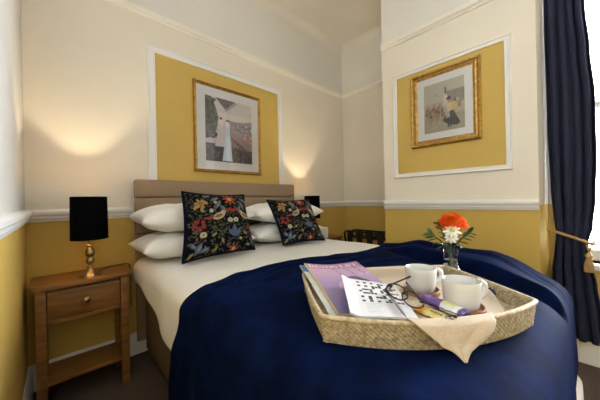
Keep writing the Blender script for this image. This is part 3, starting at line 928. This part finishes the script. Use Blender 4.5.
tag(MB().grid(curtain_pt, 150, 90).build('curtain', M['curtain'], smooth=True, angle=180, solid=.004, offset=0), 'long navy pleated curtain held back by a gold cord', 'curtain')
tb = thing('curtain_tieback', 'twisted gold cord tieback with tassel, round the navy curtain', 'tieback', (2.22, .0, TIE - .12))
path = []
for k in range(61):
    f = k / 60
    y = .100 - .185 * f
    x = 2.262 - .050 * math.sin(PI * min(1, f * 1.02)) ** .5
    z = TIE + .028 - .075 * f + .006 * math.sin(PI * f)
    path.append(Vector((x, y, z)))
path += [Vector((2.245, -.092, TIE - .046)), Vector((2.275, -.095, TIE - .040)), Vector((2.31, -.09, TIE - .035))]
for ph in (0, PI):
    pts = []
    dense = []
    for a, b in zip(path, path[1:]):
        for q in range(5): dense.append(a.lerp(b, q / 5))
    for i, p in enumerate(dense):
        t = (dense[min(i + 1, len(dense) - 1)] - dense[max(i - 1, 0)]).normalized(); s = t.cross(UP).normalized(); w = t.cross(s)
        an = ph + i * .26
        pts.append(p + (s * math.cos(an) + w * math.sin(an)) * .0042)
    MB().tube(pts, .0046, 7).build('cord_strand', M['rope'], tb, smooth=True)
tx, ty, tz = 2.205, -.066, TIE - .05
MB().tube([(tx, ty + .008, tz + .005), (tx - .004, ty + .004, tz - .02), (tx - .003, ty, tz - .045), (tx, ty - .005, tz - .02), (tx, ty - .012, tz + .004)], .0045, 8).build('cord_loop', M['rope'], tb, smooth=True)
ts = MB().lathe([(.004, -.040), (.011, -.045), (.0155, -.054), (.0155, -.062), (.011, -.070), (.0095, -.074), (.013, -.078)], (tx - .003, ty, tz), 20).build('tassel_head', M['rope'], tb, smooth=True)
mb = MB()
for k in range(46):
    a = k * 2.399; rr = .019 * math.sqrt((k + .5) / 46)
    mb.tube([(tx - .003 + rr * .55 * math.cos(a), ty + rr * .55 * math.sin(a), tz - .074), (tx - .003 + rr * math.cos(a), ty + rr * math.sin(a), tz - .11), (tx - .003 + rr * 1.05 * math.cos(a), ty + rr * 1.05 * math.sin(a), tz - .150)], .0022, 5)
mb.build('tassel_fringe', M['rope'], tb, smooth=True)
MB().tube([(2.262, .109, TIE + .028), (2.262, .098, TIE + .028), (2.262, .094, TIE + .034), (2.262, .092, TIE + .042)], .003, 8).build('hook', M['brass'], tb, smooth=True)

# ------------------------------------------------------------------ tray
A0 = Vector((.445, .400, 0)); EE = Vector((.795, -.607, 0)).normalized(); NN = Vector((-EE.y, EE.x, 0)); TL_, TW_ = .547, .345
TZ, TH = .7080, .062


def loc(e, n, z): return A0 + EE * e + NN * n + Vector((0, 0, z))
def nfront(e): return -.068 * (1 - (2 * e / TL_ - 1) ** 2)
def nback(e): return TW_ + .010 * (1 - (2 * e / TL_ - 1) ** 2)


tray = thing('serving_tray', 'woven seagrass serving tray with handle holes, on the navy throw', 'tray', tuple(loc(TL_ / 2, TW_ / 2, TZ)))
sides = {'front': (lambda p: (p * TL_, nfront(p * TL_)), TL_, (0, -1)), 'back': (lambda p: (TL_ - p * TL_, nback(TL_ - p * TL_)), TL_, (0, 1)),
         'left': (lambda p: (-.006 * math.sin(PI * p), TW_ - p * TW_), TW_, (-1, 0)), 'right': (lambda p: (TL_ + .006 * math.sin(PI * p), p * TW_), TW_, (1, 0))}
for nm, (fn, ln, out) in sides.items():
    nu = int(ln / .0018)

    def pt(u, v, fn=fn, ln=ln, out=out):
        e, n = fn(u); z = v * TH
        row = v * TH / .0050
        wv = math.sin(PI * u * ln / .0056 + PI * int(row)) * abs(math.sin(PI * row))
        fl = .010 * v + .0012 * wv - .004
        return loc(e + out[0] * fl, n + out[1] * fl, TZ + z)
    hole = None
    if nm in ('left', 'right'):
        hole = lambda u, v, ln=ln: (abs(((u - .5) * ln) / .058) ** 3 + abs((v - .60) * TH / .0135) ** 3) < 1
    MB().grid(pt, nu, 42, skip=hole).build('woven_side', M['wicker'], tray, smooth=True, angle=180, solid=.008, offset=-1 if nm in ('front', 'right', 'back', 'left') else 1, recalc=False)
rim = []
for nm in ('front', 'right', 'back', 'left'):
    fn, ln, out = sides[nm]
    for k in range(40):
        e, n = fn(k / 40); rim.append(loc(e + out[0] * .004, n + out[1] * .004, TZ + TH))
MB().tube(rim, .0058, 10, True).build('rim', M['wicker_rim'], tray, smooth=True)
mb = MB()
mb.grid(lambda u, v: loc(u * TL_, nfront(u * TL_) * (1 - v) + nback(u * TL_) * v, TZ + .028), 60, 40)
mb.build('tray_base', M['wicker'], tray, smooth=True, solid=.004)
FZ = TZ + .0285          # tray floor

# napkin: over the back rim, across the floor, over the front rim, one corner hanging
rows = [('b', .010, TH - .004, .20, .40), ('b', .000, TH + .0075, .20, .405), ('b', -.012, TH + .002, .195, .42), ('b', -.022, .040, .19, .46), ('b', -.036, .031, .19, .50), ('b', -.10, .0305, .19, .535),
        ('b', -.18, .0305, .18, .538), ('f', .12, .0305, .175, .53), ('f', .06, .0305, .175, .50), ('f', .030, .033, .172, .45), ('f', .018, .046, .172, .42), ('f', .010, TH - .004, .172, .395), ('f', -.002, TH + .0085, .173, .372),
        ('f', -.0165, TH + .005, .180, .362), ('f', -.024, TH - .014, .200, .345), ('f', -.030, TH - .034, .225, .312), ('f', -.036, .018, .247, .282), ('f', -.044, .004, .261, .264)]


def napkin_pt(u, v):
    q = v * (len(rows) - 1); i = min(int(q), len(rows) - 2); f = q - i
    P = []
    for k in (i - 1, i, i + 1, i + 2):
        k = min(max(k, 0), len(rows) - 1)
        sd, dn, z, e0, e1 = rows[k]
        e = e0 + (e1 - e0) * u
        n = (nback(e) if sd == 'b' else nfront(e)) + dn
        P.append(Vector((e, n, z)))
    p = P[1].lerp(P[2], f)
    # catmull-rom, softened
    m1, m2 = (P[2] - P[0]) * .3, (P[3] - P[1]) * .3
    h = P[1] * (2 * f ** 3 - 3 * f * f + 1) + m1 * (f ** 3 - 2 * f * f + f) + P[2] * (-2 * f ** 3 + 3 * f * f) + m2 * (f ** 3 - f * f)
    z = h.z
    if z > TH - .03 and 10 < q: z += .003 * math.sin(u * 9 + 1) * sst(12.5, 14, q)
    if q > 13: h.y -= .004 * abs(math.sin(u * 7 + q)) + .002
    rgt = sst(TL_ - .045, TL_ - .012, h.x) * (1 if q < 9 else 0)
    return loc(min(h.x, TL_ - .014), h.y, TZ + (max(z, .0305) if q < 13 else z) + rgt * .02)


nk = thing('napkin', 'beige linen napkin lining the tray, one corner hanging over its front', 'napkin', tuple(loc(.30, .15, FZ)))
MB().grid(napkin_pt, 44, 110).build('cloth', M['linen'], nk, smooth=True, angle=180, solid=.0014, offset=1)
mb = MB()
ec = loc(.266, nfront(.266) - .006, TZ + TH + .0135)
for k in range(3):
    pts = []
    for j in range(15):
        a = j / 14 * 2 * PI * .8 + k * 2.1; rr = .003 + .0034 * j / 14
        pts.append(ec + EE * (rr * math.cos(a) * 1.5 + (k - 1) * .005) + NN * rr * math.sin(a) * .8 + Vector((0, 0, -.0006 * j * (math.sin(a) < 0))))
    mb.tube(pts, .0012, 5)
mb.build('embroidered_emblem', M['emblem'], nk, label='dark brown embroidered emblem')


# ------------------------------------------------------------------ magazines and puzzle page
def slab(corners, th, name, top_mat, painter, nu, nv, label, cat, group=None, bend=None):
    """thin leaflet: printed cover sheet on a block of pages; corners bl, br, tr, tl"""
    bl, br, tr, tl = map(Vector, corners)
    nrm = ((br - bl).cross(tl - bl)).normalized()

    def P(u, v, o):
        p = bl * (1 - u) * (1 - v) + br * u * (1 - v) + tl * (1 - u) * v + tr * u * v
        return p + nrm * (o + (bend(u, v) if bend else 0.0))
    t_ = thing(name, label, cat, (bl + br + tr + tl) / 4, group)
    mb = MB(); n1, n2 = 20, 24
    mb.grid(lambda u, v: P(u, v, 0), n1, n2).grid(lambda u, v: P(u, v, th), n1, n2)
    w = (n1 + 1)
    off = w * (n2 + 1)
    ring = [i for i in range(n1)] + [n1 + j * w for j in range(n2)] + [n2 * w + i for i in range(n1, 0, -1)] + [j * w for j in range(n2, 0, -1)]
    for a, b in zip(ring, ring[1:] + ring[:1]): mb.f.append((a, b, off + b, off + a))
    mb.build('pages', M['page'] if name == 'magazine' else M['white'], t_, smooth=True, angle=40)
    o = MB().grid(lambda u, v: P(u, v, th + .0006), nu, nv).build('cover' if name == 'magazine' else 'printed_side', top_mat, t_, smooth=True, angle=180)
    print_on(o, painter(nu, nv))
    return t_, P


def cover_art(nu, nv):
    c = Canvas(nu, nv, (150, 118, 150))
    g = c.v[..., None]
    c.a = np.array((204, 162, 180)) * g + np.array((104, 98, 142)) * (1 - g)
    c.put(c.v > .84, (164, 116, 146))
    for k in range(14): c.rect(0, .45 + .03 * k, 1.01, .455 + .03 * k, (196, 160, 184), .25)
    c.ell(.60, .50, .16, .10, (96, 76, 100), .3); c.ell(.72, .40, .14, .14, (58, 48, 66), .8); c.ell(.56, .36, .08, .10, (84, 70, 96)); c.ell(.42, .44, .14, .06, (186, 150, 178), .4)
    for x in (.44, .66, .84): c.poly([(x, .86), (x + .015, .86), (x + .06, .62), (x + .045, .62)], (92, 66, 90))
    c.ell(.55, .22, .3, .05, (74, 78, 130), .2)
    for k in range(3): c.rect(.42, .13 - .05 * k, .80, .145 - .05 * k, (214, 206, 226), .8)
    for k in range(3): c.rect(.80, .66 - .03 * k, .96, .668 - .03 * k, (220, 200, 220), .6)
    c.rect(0, 0, .03, 1.01, (190, 160, 96))
    return c.flat()


def cover_blue(nu, nv):
    c = Canvas(nu, nv, (206, 208, 206)); c.put(c.v > .80, (66, 118, 168)); c.put(c.v > .96, (120, 168, 206)); c.rect(.02, .1, .05, .8, (186, 180, 160))
    return c.flat()


def crossword(nu, nv):
    c = Canvas(nu, nv, (208, 205, 207))
    G = ['#.#.#.##.#.', '......#..#.', '#.#.###..##', '....#..###.', '.###..##...', '#..#..#.###', '.####..##..', '......#..#.', '#.#.###.#.#', '..#....#...', '#.#.#.##.##']
    u0, v0, u1, v1 = .26, .34, .94, .94
    n = 11
    c.rect(u0 - .006, v0 - .006, u1 + .006, v1 + .006, (120, 118, 120)); c.rect(u0, v0, u1, v1, (212, 209, 210))
    for j in range(n):
        for i in range(n):
            if G[j][i] == '#':
                c.rect(u0 + (u1 - u0) * (i + .04) / n, v1 - (v1 - v0) * (j + .96) / n, u0 + (u1 - u0) * (i + .96) / n, v1 - (v1 - v0) * (j + .04) / n, (30, 28, 30))
    r = np.random.RandomState(2)
    for col in ((.30, .58), (.64, .92)):
        for k in range(9):
            y = .31 - .03 * k
            c.rect(col[0], y, col[0] + (col[1] - col[0]) * (.6 + .4 * r.rand()), y + .010, (168, 164, 166), .7)
    for k in range(5): c.rect(.08, .86 - .04 * k, .24, .868 - .04 * k, (190, 186, 188), .6)
    return c.flat()


mz = 'glossy and matt magazines lying in the tray'
sag = lambda u, v: -.010 * math.sin(PI * u) * sst(.55, 1.0, v) + .004 * math.sin(PI * v)
a_, b_, c_ = pix(337, 315.5, .746), pix(304, 264, .797), pix(356, 262, .797)
d_ = c_ - b_
mg, MP = slab([a_, a_ + d_, c_, b_], .005, 'magazine', M['gloss_paper'], cover_art, 60, 90, 'pink and lilac magazine with pale title, lying over the back rim of the tray', 'magazine', mz, bend=sag)
o_ = d_.normalized() * -.016 - Vector((0, 0, .0085))
slab([a_ + o_, a_ + d_ + o_, c_ + o_, b_ + o_], .006, 'magazine', M['gloss_paper'], cover_blue, 20, 40, 'pale magazine with blue top, underneath the pink one in the tray', 'magazine', mz, bend=sag)


# title lettering, drawn as serif strokes
def glyph(ch):
    S, t = [], .10                                       # list of polygons in a 0..w x 0..1 box
    def bar(x0, y0, x1, y1): S.append([(x0, y0), (x1, y0), (x1, y1), (x0, y1)])
    def serif(x, y): bar(x - .12, y - .03, x + .12, y + .03)
    if ch == 'D':
        bar(.08, 0, .08 + .14, 1); serif(.12, .03); serif(.12, .97)
        for k in range(12):
            a0, a1 = -PI / 2 + PI * k / 12, -PI / 2 + PI * (k + 1) / 12
            S.append([(.22 + .50 * math.cos(a0), .5 + .5 * math.sin(a0)), (.22 + .50 * math.cos(a1), .5 + .5 * math.sin(a1)), (.22 + .36 * math.cos(a1), .5 + .43 * math.sin(a1)), (.22 + .36 * math.cos(a0), .5 + .43 * math.sin(a0))])
        return S, .80
    if ch in 'EFL':
        bar(.08, 0, .22, 1); serif(.13, .03); serif(.13, .97)
        if ch in 'EF': bar(.2, .93, .62, 1); bar(.56, .80, .62, 1); bar(.2, .47, .50, .54); bar(.46, .40, .50, .61)
        if ch in 'EL': bar(.2, 0, .64, .07); bar(.58, 0, .64, .20)
        return S, .70
    if ch == 'I':
        bar(.08, 0, .22, 1); serif(.15, .03); serif(.15, .97); return S, .32
    if ch == 'V':
        S.append([(.0, 1), (.15, 1), (.45, .0), (.36, .0)]); S.append([(.36, 0), (.43, 0), (.80, 1), (.73, 1)]); serif(.07, .97); serif(.76, .97); return S, .84
    if ch == 'N':
        bar(.08, 0, .15, 1); bar(.70, 0, .77, 1); S.append([(.08, 1), (.24, 1), (.77, 0), (.66, 0)]); serif(.11, .03); serif(.11, .97); serif(.73, .97); return S, .88
    if ch == 'O':
        for k in range(20):
            a0, a1 = 2 * PI * k / 20, 2 * PI * (k + 1) / 20
            S.append([(.45 + .45 * math.cos(a0), .5 + .52 * math.sin(a0)), (.45 + .45 * math.cos(a1), .5 + .52 * math.sin(a1)), (.45 + .30 * math.cos(a1), .5 + .46 * math.sin(a1)), (.45 + .30 * math.cos(a0), .5 + .46 * math.sin(a0))])
        return S, .92
    return S, .25


word = 'DEVON LIFE'
tot = sum((glyph(c)[1] + .06) * (1.0 if c in 'DL' else .86) for c in word)
mb = MB(); xx = 0.0
for c in word:
    k = 1.0 if c in 'DL' else .86
    S, w = glyph(c)
    for q in S:
        vs = []
        for gx, gy in q:
            u = .05 + .91 * (xx + gx * k) / tot; v = .875 + .088 * gy * k
            vs.append(MP(u, v, .0062))
        mb.add(vs, [(0, 1, 2, 3)])
    xx += (w + .06) * k
mb.build('title_lettering', M['lettering'], mg, label='cream serif title letters')

pc = [pix(350, 318, .761), pix(418, 320, .753), pix(395, 287, .772), pix(341, 279, .795)]
curl = lambda u, v: .010 * math.exp(-(u / .10) ** 2) + .002 * math.sin(PI * u)
slab(pc, .005, 'puzzle_book', M['paper'], crossword, 150, 150, 'white puzzle page with a black and white crossword grid, in the tray', 'book', bend=curl)

# pen lying on the puzzle
p0, p1 = pix(406.5, 317, .766), pix(383.5, 287, .789)
dr = (p1 - p0).normalized(); pn = thing('pen', 'slim silver pen with black clip, lying across the crossword', 'pen', p0)
MB().tube([p0, p0 + dr * .012, p0 + dr * .02, p0 + dr * .09], [.0008, .0024, .0032, .0034], 10).build('barrel', M['pen_silver'], pn, smooth=True)
MB().tube([p0 + dr * .09, p0 + dr * .125], [.0040, .0038], 10).build('cap', M['pen_black'], pn, smooth=True)
MB().tube([p0 + dr * .085 + UP * .006, p0 + dr * .123 + UP * .0055], .0015, 6).build('clip', M['pen_black'], pn, smooth=True)

# spectacles
g0, g1 = pix(391, 283.5, .812), pix(422, 299, .779)
ga = (g1 - g0).normalized(); gn = Vector((-.45, -.20, -.60)); gn = (gn - ga * gn.dot(ga)).normalized(); gz = ga.cross(gn)
if gz.z < 0: gz = -gz
gl = thing('spectacles', 'dark tortoiseshell reading glasses, lying open beside the crossword', 'glasses', (g0 + g1) / 2 - UP * .02)
wd = (g1 - g0).length
for k in (.25, .75):
    c = g0 + ga * wd * k + gn * .012
    ring = [c + ga * .026 * math.cos(2 * PI * i / 28) * (1 + .06 * math.cos(4 * PI * i / 28)) + gn * .019 * math.sin(2 * PI * i / 28) for i in range(28)]
    MB().tube(ring, .0019, 8, True).build('lens_rim', M['tortoise'], gl, smooth=True)
    MB().add([p - gz * .0005 for p in ring] + [p + gz * .0005 for p in ring], [tuple(range(28)), tuple(reversed(range(28, 56)))]).build('lens', M['lens'], gl)
MB().tube([g0 + ga * (wd * .25 + .024) + gn * .010, g0 + ga * wd * .5 + gn * .004, g0 + ga * (wd * .75 - .024) + gn * .010], .0024, 8).build('bridge', M['tortoise'], gl, smooth=True)
for s_, en, m_ in ((0, g0, -1), (1, g1, 1)):
    st = en + gn * .006
    MB().tube([st + ga * m_ * -.004, st + ga * m_ * .003 + gz * .002], .0046, 8).build('hinge', M['tortoise'], gl, smooth=True)
    dr_ = (ga * -m_ * .55 - gn * .55 + gz * .38).normalized() if s_ == 0 else (ga * -m_ * .75 - gn * .35 + gz * .15).normalized()
    pts = [st + ga * m_ * .003 + dr_ * .06 * q / 10 for q in range(11)]
    MB().tube(pts, [.0022] * 8 + [.0026, .0028, .0024], 8).build('temple_arm', M['tortoise'], gl, smooth=True)


# ------------------------------------------------------------------ wrapped biscuits
def wrapper(c0, c1, wdt, ht, name, label, painter):
    c0, c1 = Vector(c0), Vector(c1); a = (c1 - c0).normalized(); L = (c1 - c0).length
    s = a.cross(UP).normalized(); n = s.cross(a)
    nu, nv = 60, 40

    def fn(sg):
        def f(u, v):
            x = u * 2 - 1; y = v * 2 - 1
            body = max(0, 1 - abs(x) ** 5) ** .6 * max(0, 1 - abs(y) ** 3) ** .55
            pin = .82 + .18 * (1 - abs(x) ** 4)
            zz = .0012 * sg + sg * ht * body + .0015 * math.sin(30 * y) * sst(.75, 1, abs(x)) + .0014 * noise.noise(Vector((x * 6, y * 4, ht * 90)))
            return c0 + a * (u * L) + s * (y * wdt * pin) + n * zz
        return f
    mb = MB().grid(fn(1), nu, nv).grid(fn(-1), nu, nv)
    o = mb.build(name, M['foil'], smooth=True, angle=180)
    c = painter(nu, nv); print_on(o, np.concatenate([c, c]))
    return tag(o, label, 'biscuit', 'wrapped biscuits in the tray')


def purple_art(nu, nv):
    c = Canvas(nu, nv, (224, 216, 160)); c.put(c.u < .50 + .06 * c.v, (104, 74, 136)); c.put(c.u < .06, (150, 120, 176))
    c.put((c.u > .56) & (c.v > .86), (214, 220, 232)); c.put(c.u > .90, (92, 70, 140)); c.put((c.u > .82) & (c.u < .9), (226, 228, 236)); c.ell(.28, .6, .1, .12, (128, 96, 160))
    return c.flat()


def yellow_art(nu, nv):
    c = Canvas(nu, nv, (226, 164, 44)); c.put(c.u > .34, (222, 204, 130)); c.put(c.u < .08, (240, 196, 90))
    x = .46
    for w in (.05, .02, .05, .04, .02, .05):
        c.rect(x, .40, x + w, .64, (60, 40, 34)); x += w + .022
    return c.flat()


wrapper(pix(420, 296, .760), pix(466, 314, .757), .019, .010, 'biscuit', 'purple and cream wrapped biscuit, lying across the yellow one in the tray', purple_art)
wrapper(pix(417, 307.5, .7455), pix(449, 320.5, .7455), .021, .0065, 'biscuit', 'orange and yellow wrapped biscuit, underneath the purple one', yellow_art)


# ------------------------------------------------------------------ mugs and coasters
def mug(x, y, hdl, label, clabel):
    cz_ = FZ + .0035
    MB_ = MB().lathe([(.046, 0), (.052, .001), (.0540, .004), (.0540, .013), (.0515, .016), (.0490, .014), (.0480, .0075), (0, .0075)], (x, y, cz_), 40)
    tag(MB_.build('coaster', M['cork'], smooth=True, angle=50), clabel, 'coaster', 'round wooden coasters')
    zb = cz_ + .0080
    t_ = thing('mug', label, 'mug', (x, y, zb), 'white china mugs')
    prof = [(r * .93, z * .90) for r, z in [(0, 0), (.037, 0), (.0395, .003), (.041, .006), (.044, .012), (.0465, .030), (.0485, .060), (.0492, .078), (.0480, .0805), (.0467, .079), (.0455, .060), (.0435, .030), (.041, .013), (.036, .009), (0, .008)]]
    MB().lathe(prof, (x, y, zb), 48, cap=False).build('cup', M['china'], t_, smooth=True, angle=60)
    dx, dy = math.cos(hdl), math.sin(hdl)
    pts = []
    for k in range(17):
        a = -PI / 2 + PI * k / 16
        r_ = .0430 + .025 * math.cos(a); z_ = .041 + .022 * math.sin(a) + .004
        pts.append((x + dx * r_, y + dy * r_, zb + z_))
    MB().tube(pts, .0052, 10, flat=1.25).build('handle', M['china'], t_, smooth=True)
    return t_


m1 = pix(420.5, 267.5, .818); m2 = pix(461, 280, .818)
mug(m1.x, m1.y, math.radians(-40), 'white china mug standing nearer the magazines, handle towards the vase', 'round brown coaster under the mug nearer the magazines')
mug(m2.x, m2.y, math.radians(-40), 'white china mug standing nearest the front right of the tray', 'round brown coaster under the mug at the front right of the tray')

# ------------------------------------------------------------------ vase and flowers
vx, vy, vz = 1.195, .350, .7085
vs_ = thing('vase', 'small clear glass vase with narrow waist, standing behind the tray', 'vase', (vx, vy, vz))
vp = [(0, 0), (.030, 0), (.034, .003), (.0335, .010), (.028, .026), (.0235, .045), (.0215, .062), (.022, .085), (.0245, .110), (.028, .132), (.0285, .134), (.027, .133), (.0235, .110), (.0208, .085), (.0200, .062), (.0215, .045), (.0255, .026), (.030, .012), (0, .010)]
vp = [(r * 1.30, z) for r, z in vp]
MB().lathe(vp, (vx, vy, vz), 40, cap=False).build('glass_body', M['vase'], vs_, smooth=True, angle=60)
MB().lathe([(r * 1.30, z) for r, z in [(0, .0105), (.0290, .0125), (.0250, .026), (.0211, .045), (.0196, .062), (.0198, .070), (0, .070)]], (vx, vy, vz), 32, cap=False).build('water', M['water'], vs_, smooth=True, angle=60)


def petal(mb, base, d, up, L, w, curl_, n=5):
    d = d.normalized(); s = d.cross(up).normalized()
    rowsp = []
    for j in range(n + 1):
        f = j / n; ww = w * (math.sin(PI * (f * .82 + .10))) ** .8
        c = base + d * L * f + up * (curl_ * f * f + .0)
        rowsp.append((c - s * ww, c + up * (-.10 * ww), c + s * ww))
    b = len(mb.v)
    for r3 in rowsp: mb.v += list(r3)
    for j in range(n):
        for i in range(2): mb.f.append((b + j * 3 + i, b + j * 3 + i + 1, b + (j + 1) * 3 + i + 1, b + (j + 1) * 3 + i))


def bloom(c, axis, r, layers, material, part, parent, per, w, thick=.0008):
    axis = axis.normalized(); a0 = axis.cross(Vector((.3, .2, 1)) if abs(axis.z) < .8 else Vector((1, 0, 0))).normalized(); b0 = axis.cross(a0)
    mb = MB()
    for k in range(layers):
        f = k / max(1, layers - 1)
        for i in range(per - int(f * per * .35)):
            a = 2 * PI * (i + .5 * (k % 2)) / (per - int(f * per * .35)) + random.uniform(-.06, .06)
            el = -.12 + 1.05 * f
            d = (a0 * math.cos(a) + b0 * math.sin(a)) * math.cos(el) + axis * math.sin(el)
            up = axis * math.cos(el) - (a0 * math.cos(a) + b0 * math.sin(a)) * math.sin(el)
            petal(mb, c + axis * .002 * k, d, up, r * (1 - .50 * f) * random.uniform(.92, 1.05), w * (1 - .3 * f), -.10 * r * (1 - f))
    return mb.build(part, material, parent, smooth=True, solid=thick, recalc=False)


def leaf_part(parent, base, d, L, w, roll=0.0, mt='leaf'):
    d = Vector(d).normalized(); up = Vector((0, 0, 1)); up = (up - d * up.dot(d)).normalized(); up = Matrix.Rotation(roll, 3, d) @ up
    mb = MB(); petal(mb, Vector(base), d, up, L, w, -.25 * L, 7)
    return mb.build('leaf', M[mt], parent, smooth=True, solid=.0008, recalc=False)


view = Vector((-vx, -vy, .12)).normalized()
root = Vector((vx, vy, vz + .02))
oc = Vector((vx + .008, vy - .006, vz + .238))
of = thing('orange_flower', 'large double orange bloom in the glass vase', 'flower', root)
MB().tube([root + Vector((.004, 0, 0)), Vector((vx + .003, vy, vz + .12)), oc - Vector((0, 0, .02))], .0028, 8).build('stem', M['stem'], of, smooth=True)
ax_o = (Vector((0, 0, 1)) * .95 + view * .36).normalized()
bloom(oc - ax_o * .012, ax_o, .062, 5, M['petal_orange'], 'outer_petals', of, 26, .0085)
bloom(oc + ax_o * .002, ax_o, .034, 4, M['petal_core'], 'inner_petals', of, 16, .006)
wv_ = RT
for k, (offv, r_, lab) in enumerate(((Vector((0, 0, .192)) + view * .046 + wv_ * .008, .029, 'upper white daisy in the vase, just below the orange bloom'), (Vector((0, 0, .166)) + view * .040 + wv_ * .004, .023, 'lower white daisy in the vase, right above the glass lip'))):
    c = Vector((vx, vy, vz)) + offv
    wf = thing('daisy', lab, 'flower', root + Vector((-.006 + .008 * k, .006, 0)), 'white daisies in the vase')
    MB().tube([root + Vector((-.006 + .008 * k, .006, 0)), Vector((vx - .004 + .006 * k, vy - .004, vz + .10)), c - view * .004], .0018, 6).build('stem', M['stem'], wf, smooth=True)
    axd = (view * 1.0 + UP * (.5 if k == 0 else .25)).normalized()
    bloom(c, axd, r_ * 1.15, 1, M['petal_white'], 'petals', wf, 9, .0058)
    e = MB().lathe([(0, -.002), (.008, -.001), (.0088, .002), (.006, .0045), (0, .0055)], (0, 0, 0), 16)
    e.xf(Matrix.Translation(c + axd * .002) @ axd.to_track_quat('Z', 'Y').to_matrix().to_4x4()).build('eye', M['daisy_eye'], wf, smooth=True)
random.seed(11)
for k, (lx, lz, L, lab) in enumerate(((-.085, .180, .050, 'leafy green sprig leaning out of the vase to the left'), (.080, .178, .050, 'leafy green sprig leaning out of the vase to the right'), (-.045, .215, .045, 'taller green sprig rising behind the daisies in the vase'))):
    sp = thing('foliage_sprig', lab, 'foliage', root + Vector((.006 * (k - 1), -.006, 0)), 'green sprigs in the vase')
    tip = Vector((vx, vy, vz + lz)) + wv_ * lx
    p0_ = root + Vector((.006 * (k - 1), -.006, 0)); p1_ = Vector((vx, vy, vz + .118)) + wv_ * lx * .18
    pts = []
    for j in range(13):
        f = j / 12; pts.append(p0_ * (1 - f) ** 2 + p1_ * 2 * f * (1 - f) + tip * f * f if j > 5 else p0_.lerp(p1_, f * 1.0))
    pts = [p0_, p0_.lerp(p1_, .5), p1_] + [p1_.lerp(tip, q / 5) + UP * .006 * math.sin(PI * q / 5) for q in range(1, 6)]
    MB().tube(pts, .0016, 6).build('stem', M['stem'], sp, smooth=True)
    for j in range(9):
        f = .1 + .9 * j / 8
        b_ = p1_.lerp(tip, f) + UP * .006 * math.sin(PI * f)
        sd = 1 if j % 2 else -1
        d_ = (tip - p1_).normalized() * .8 + UP * sd * .55 + view * random.uniform(-.6, .6)
        leaf_part(sp, b_, d_, L * random.uniform(.55, .85), .0085, random.uniform(-.8, .8))
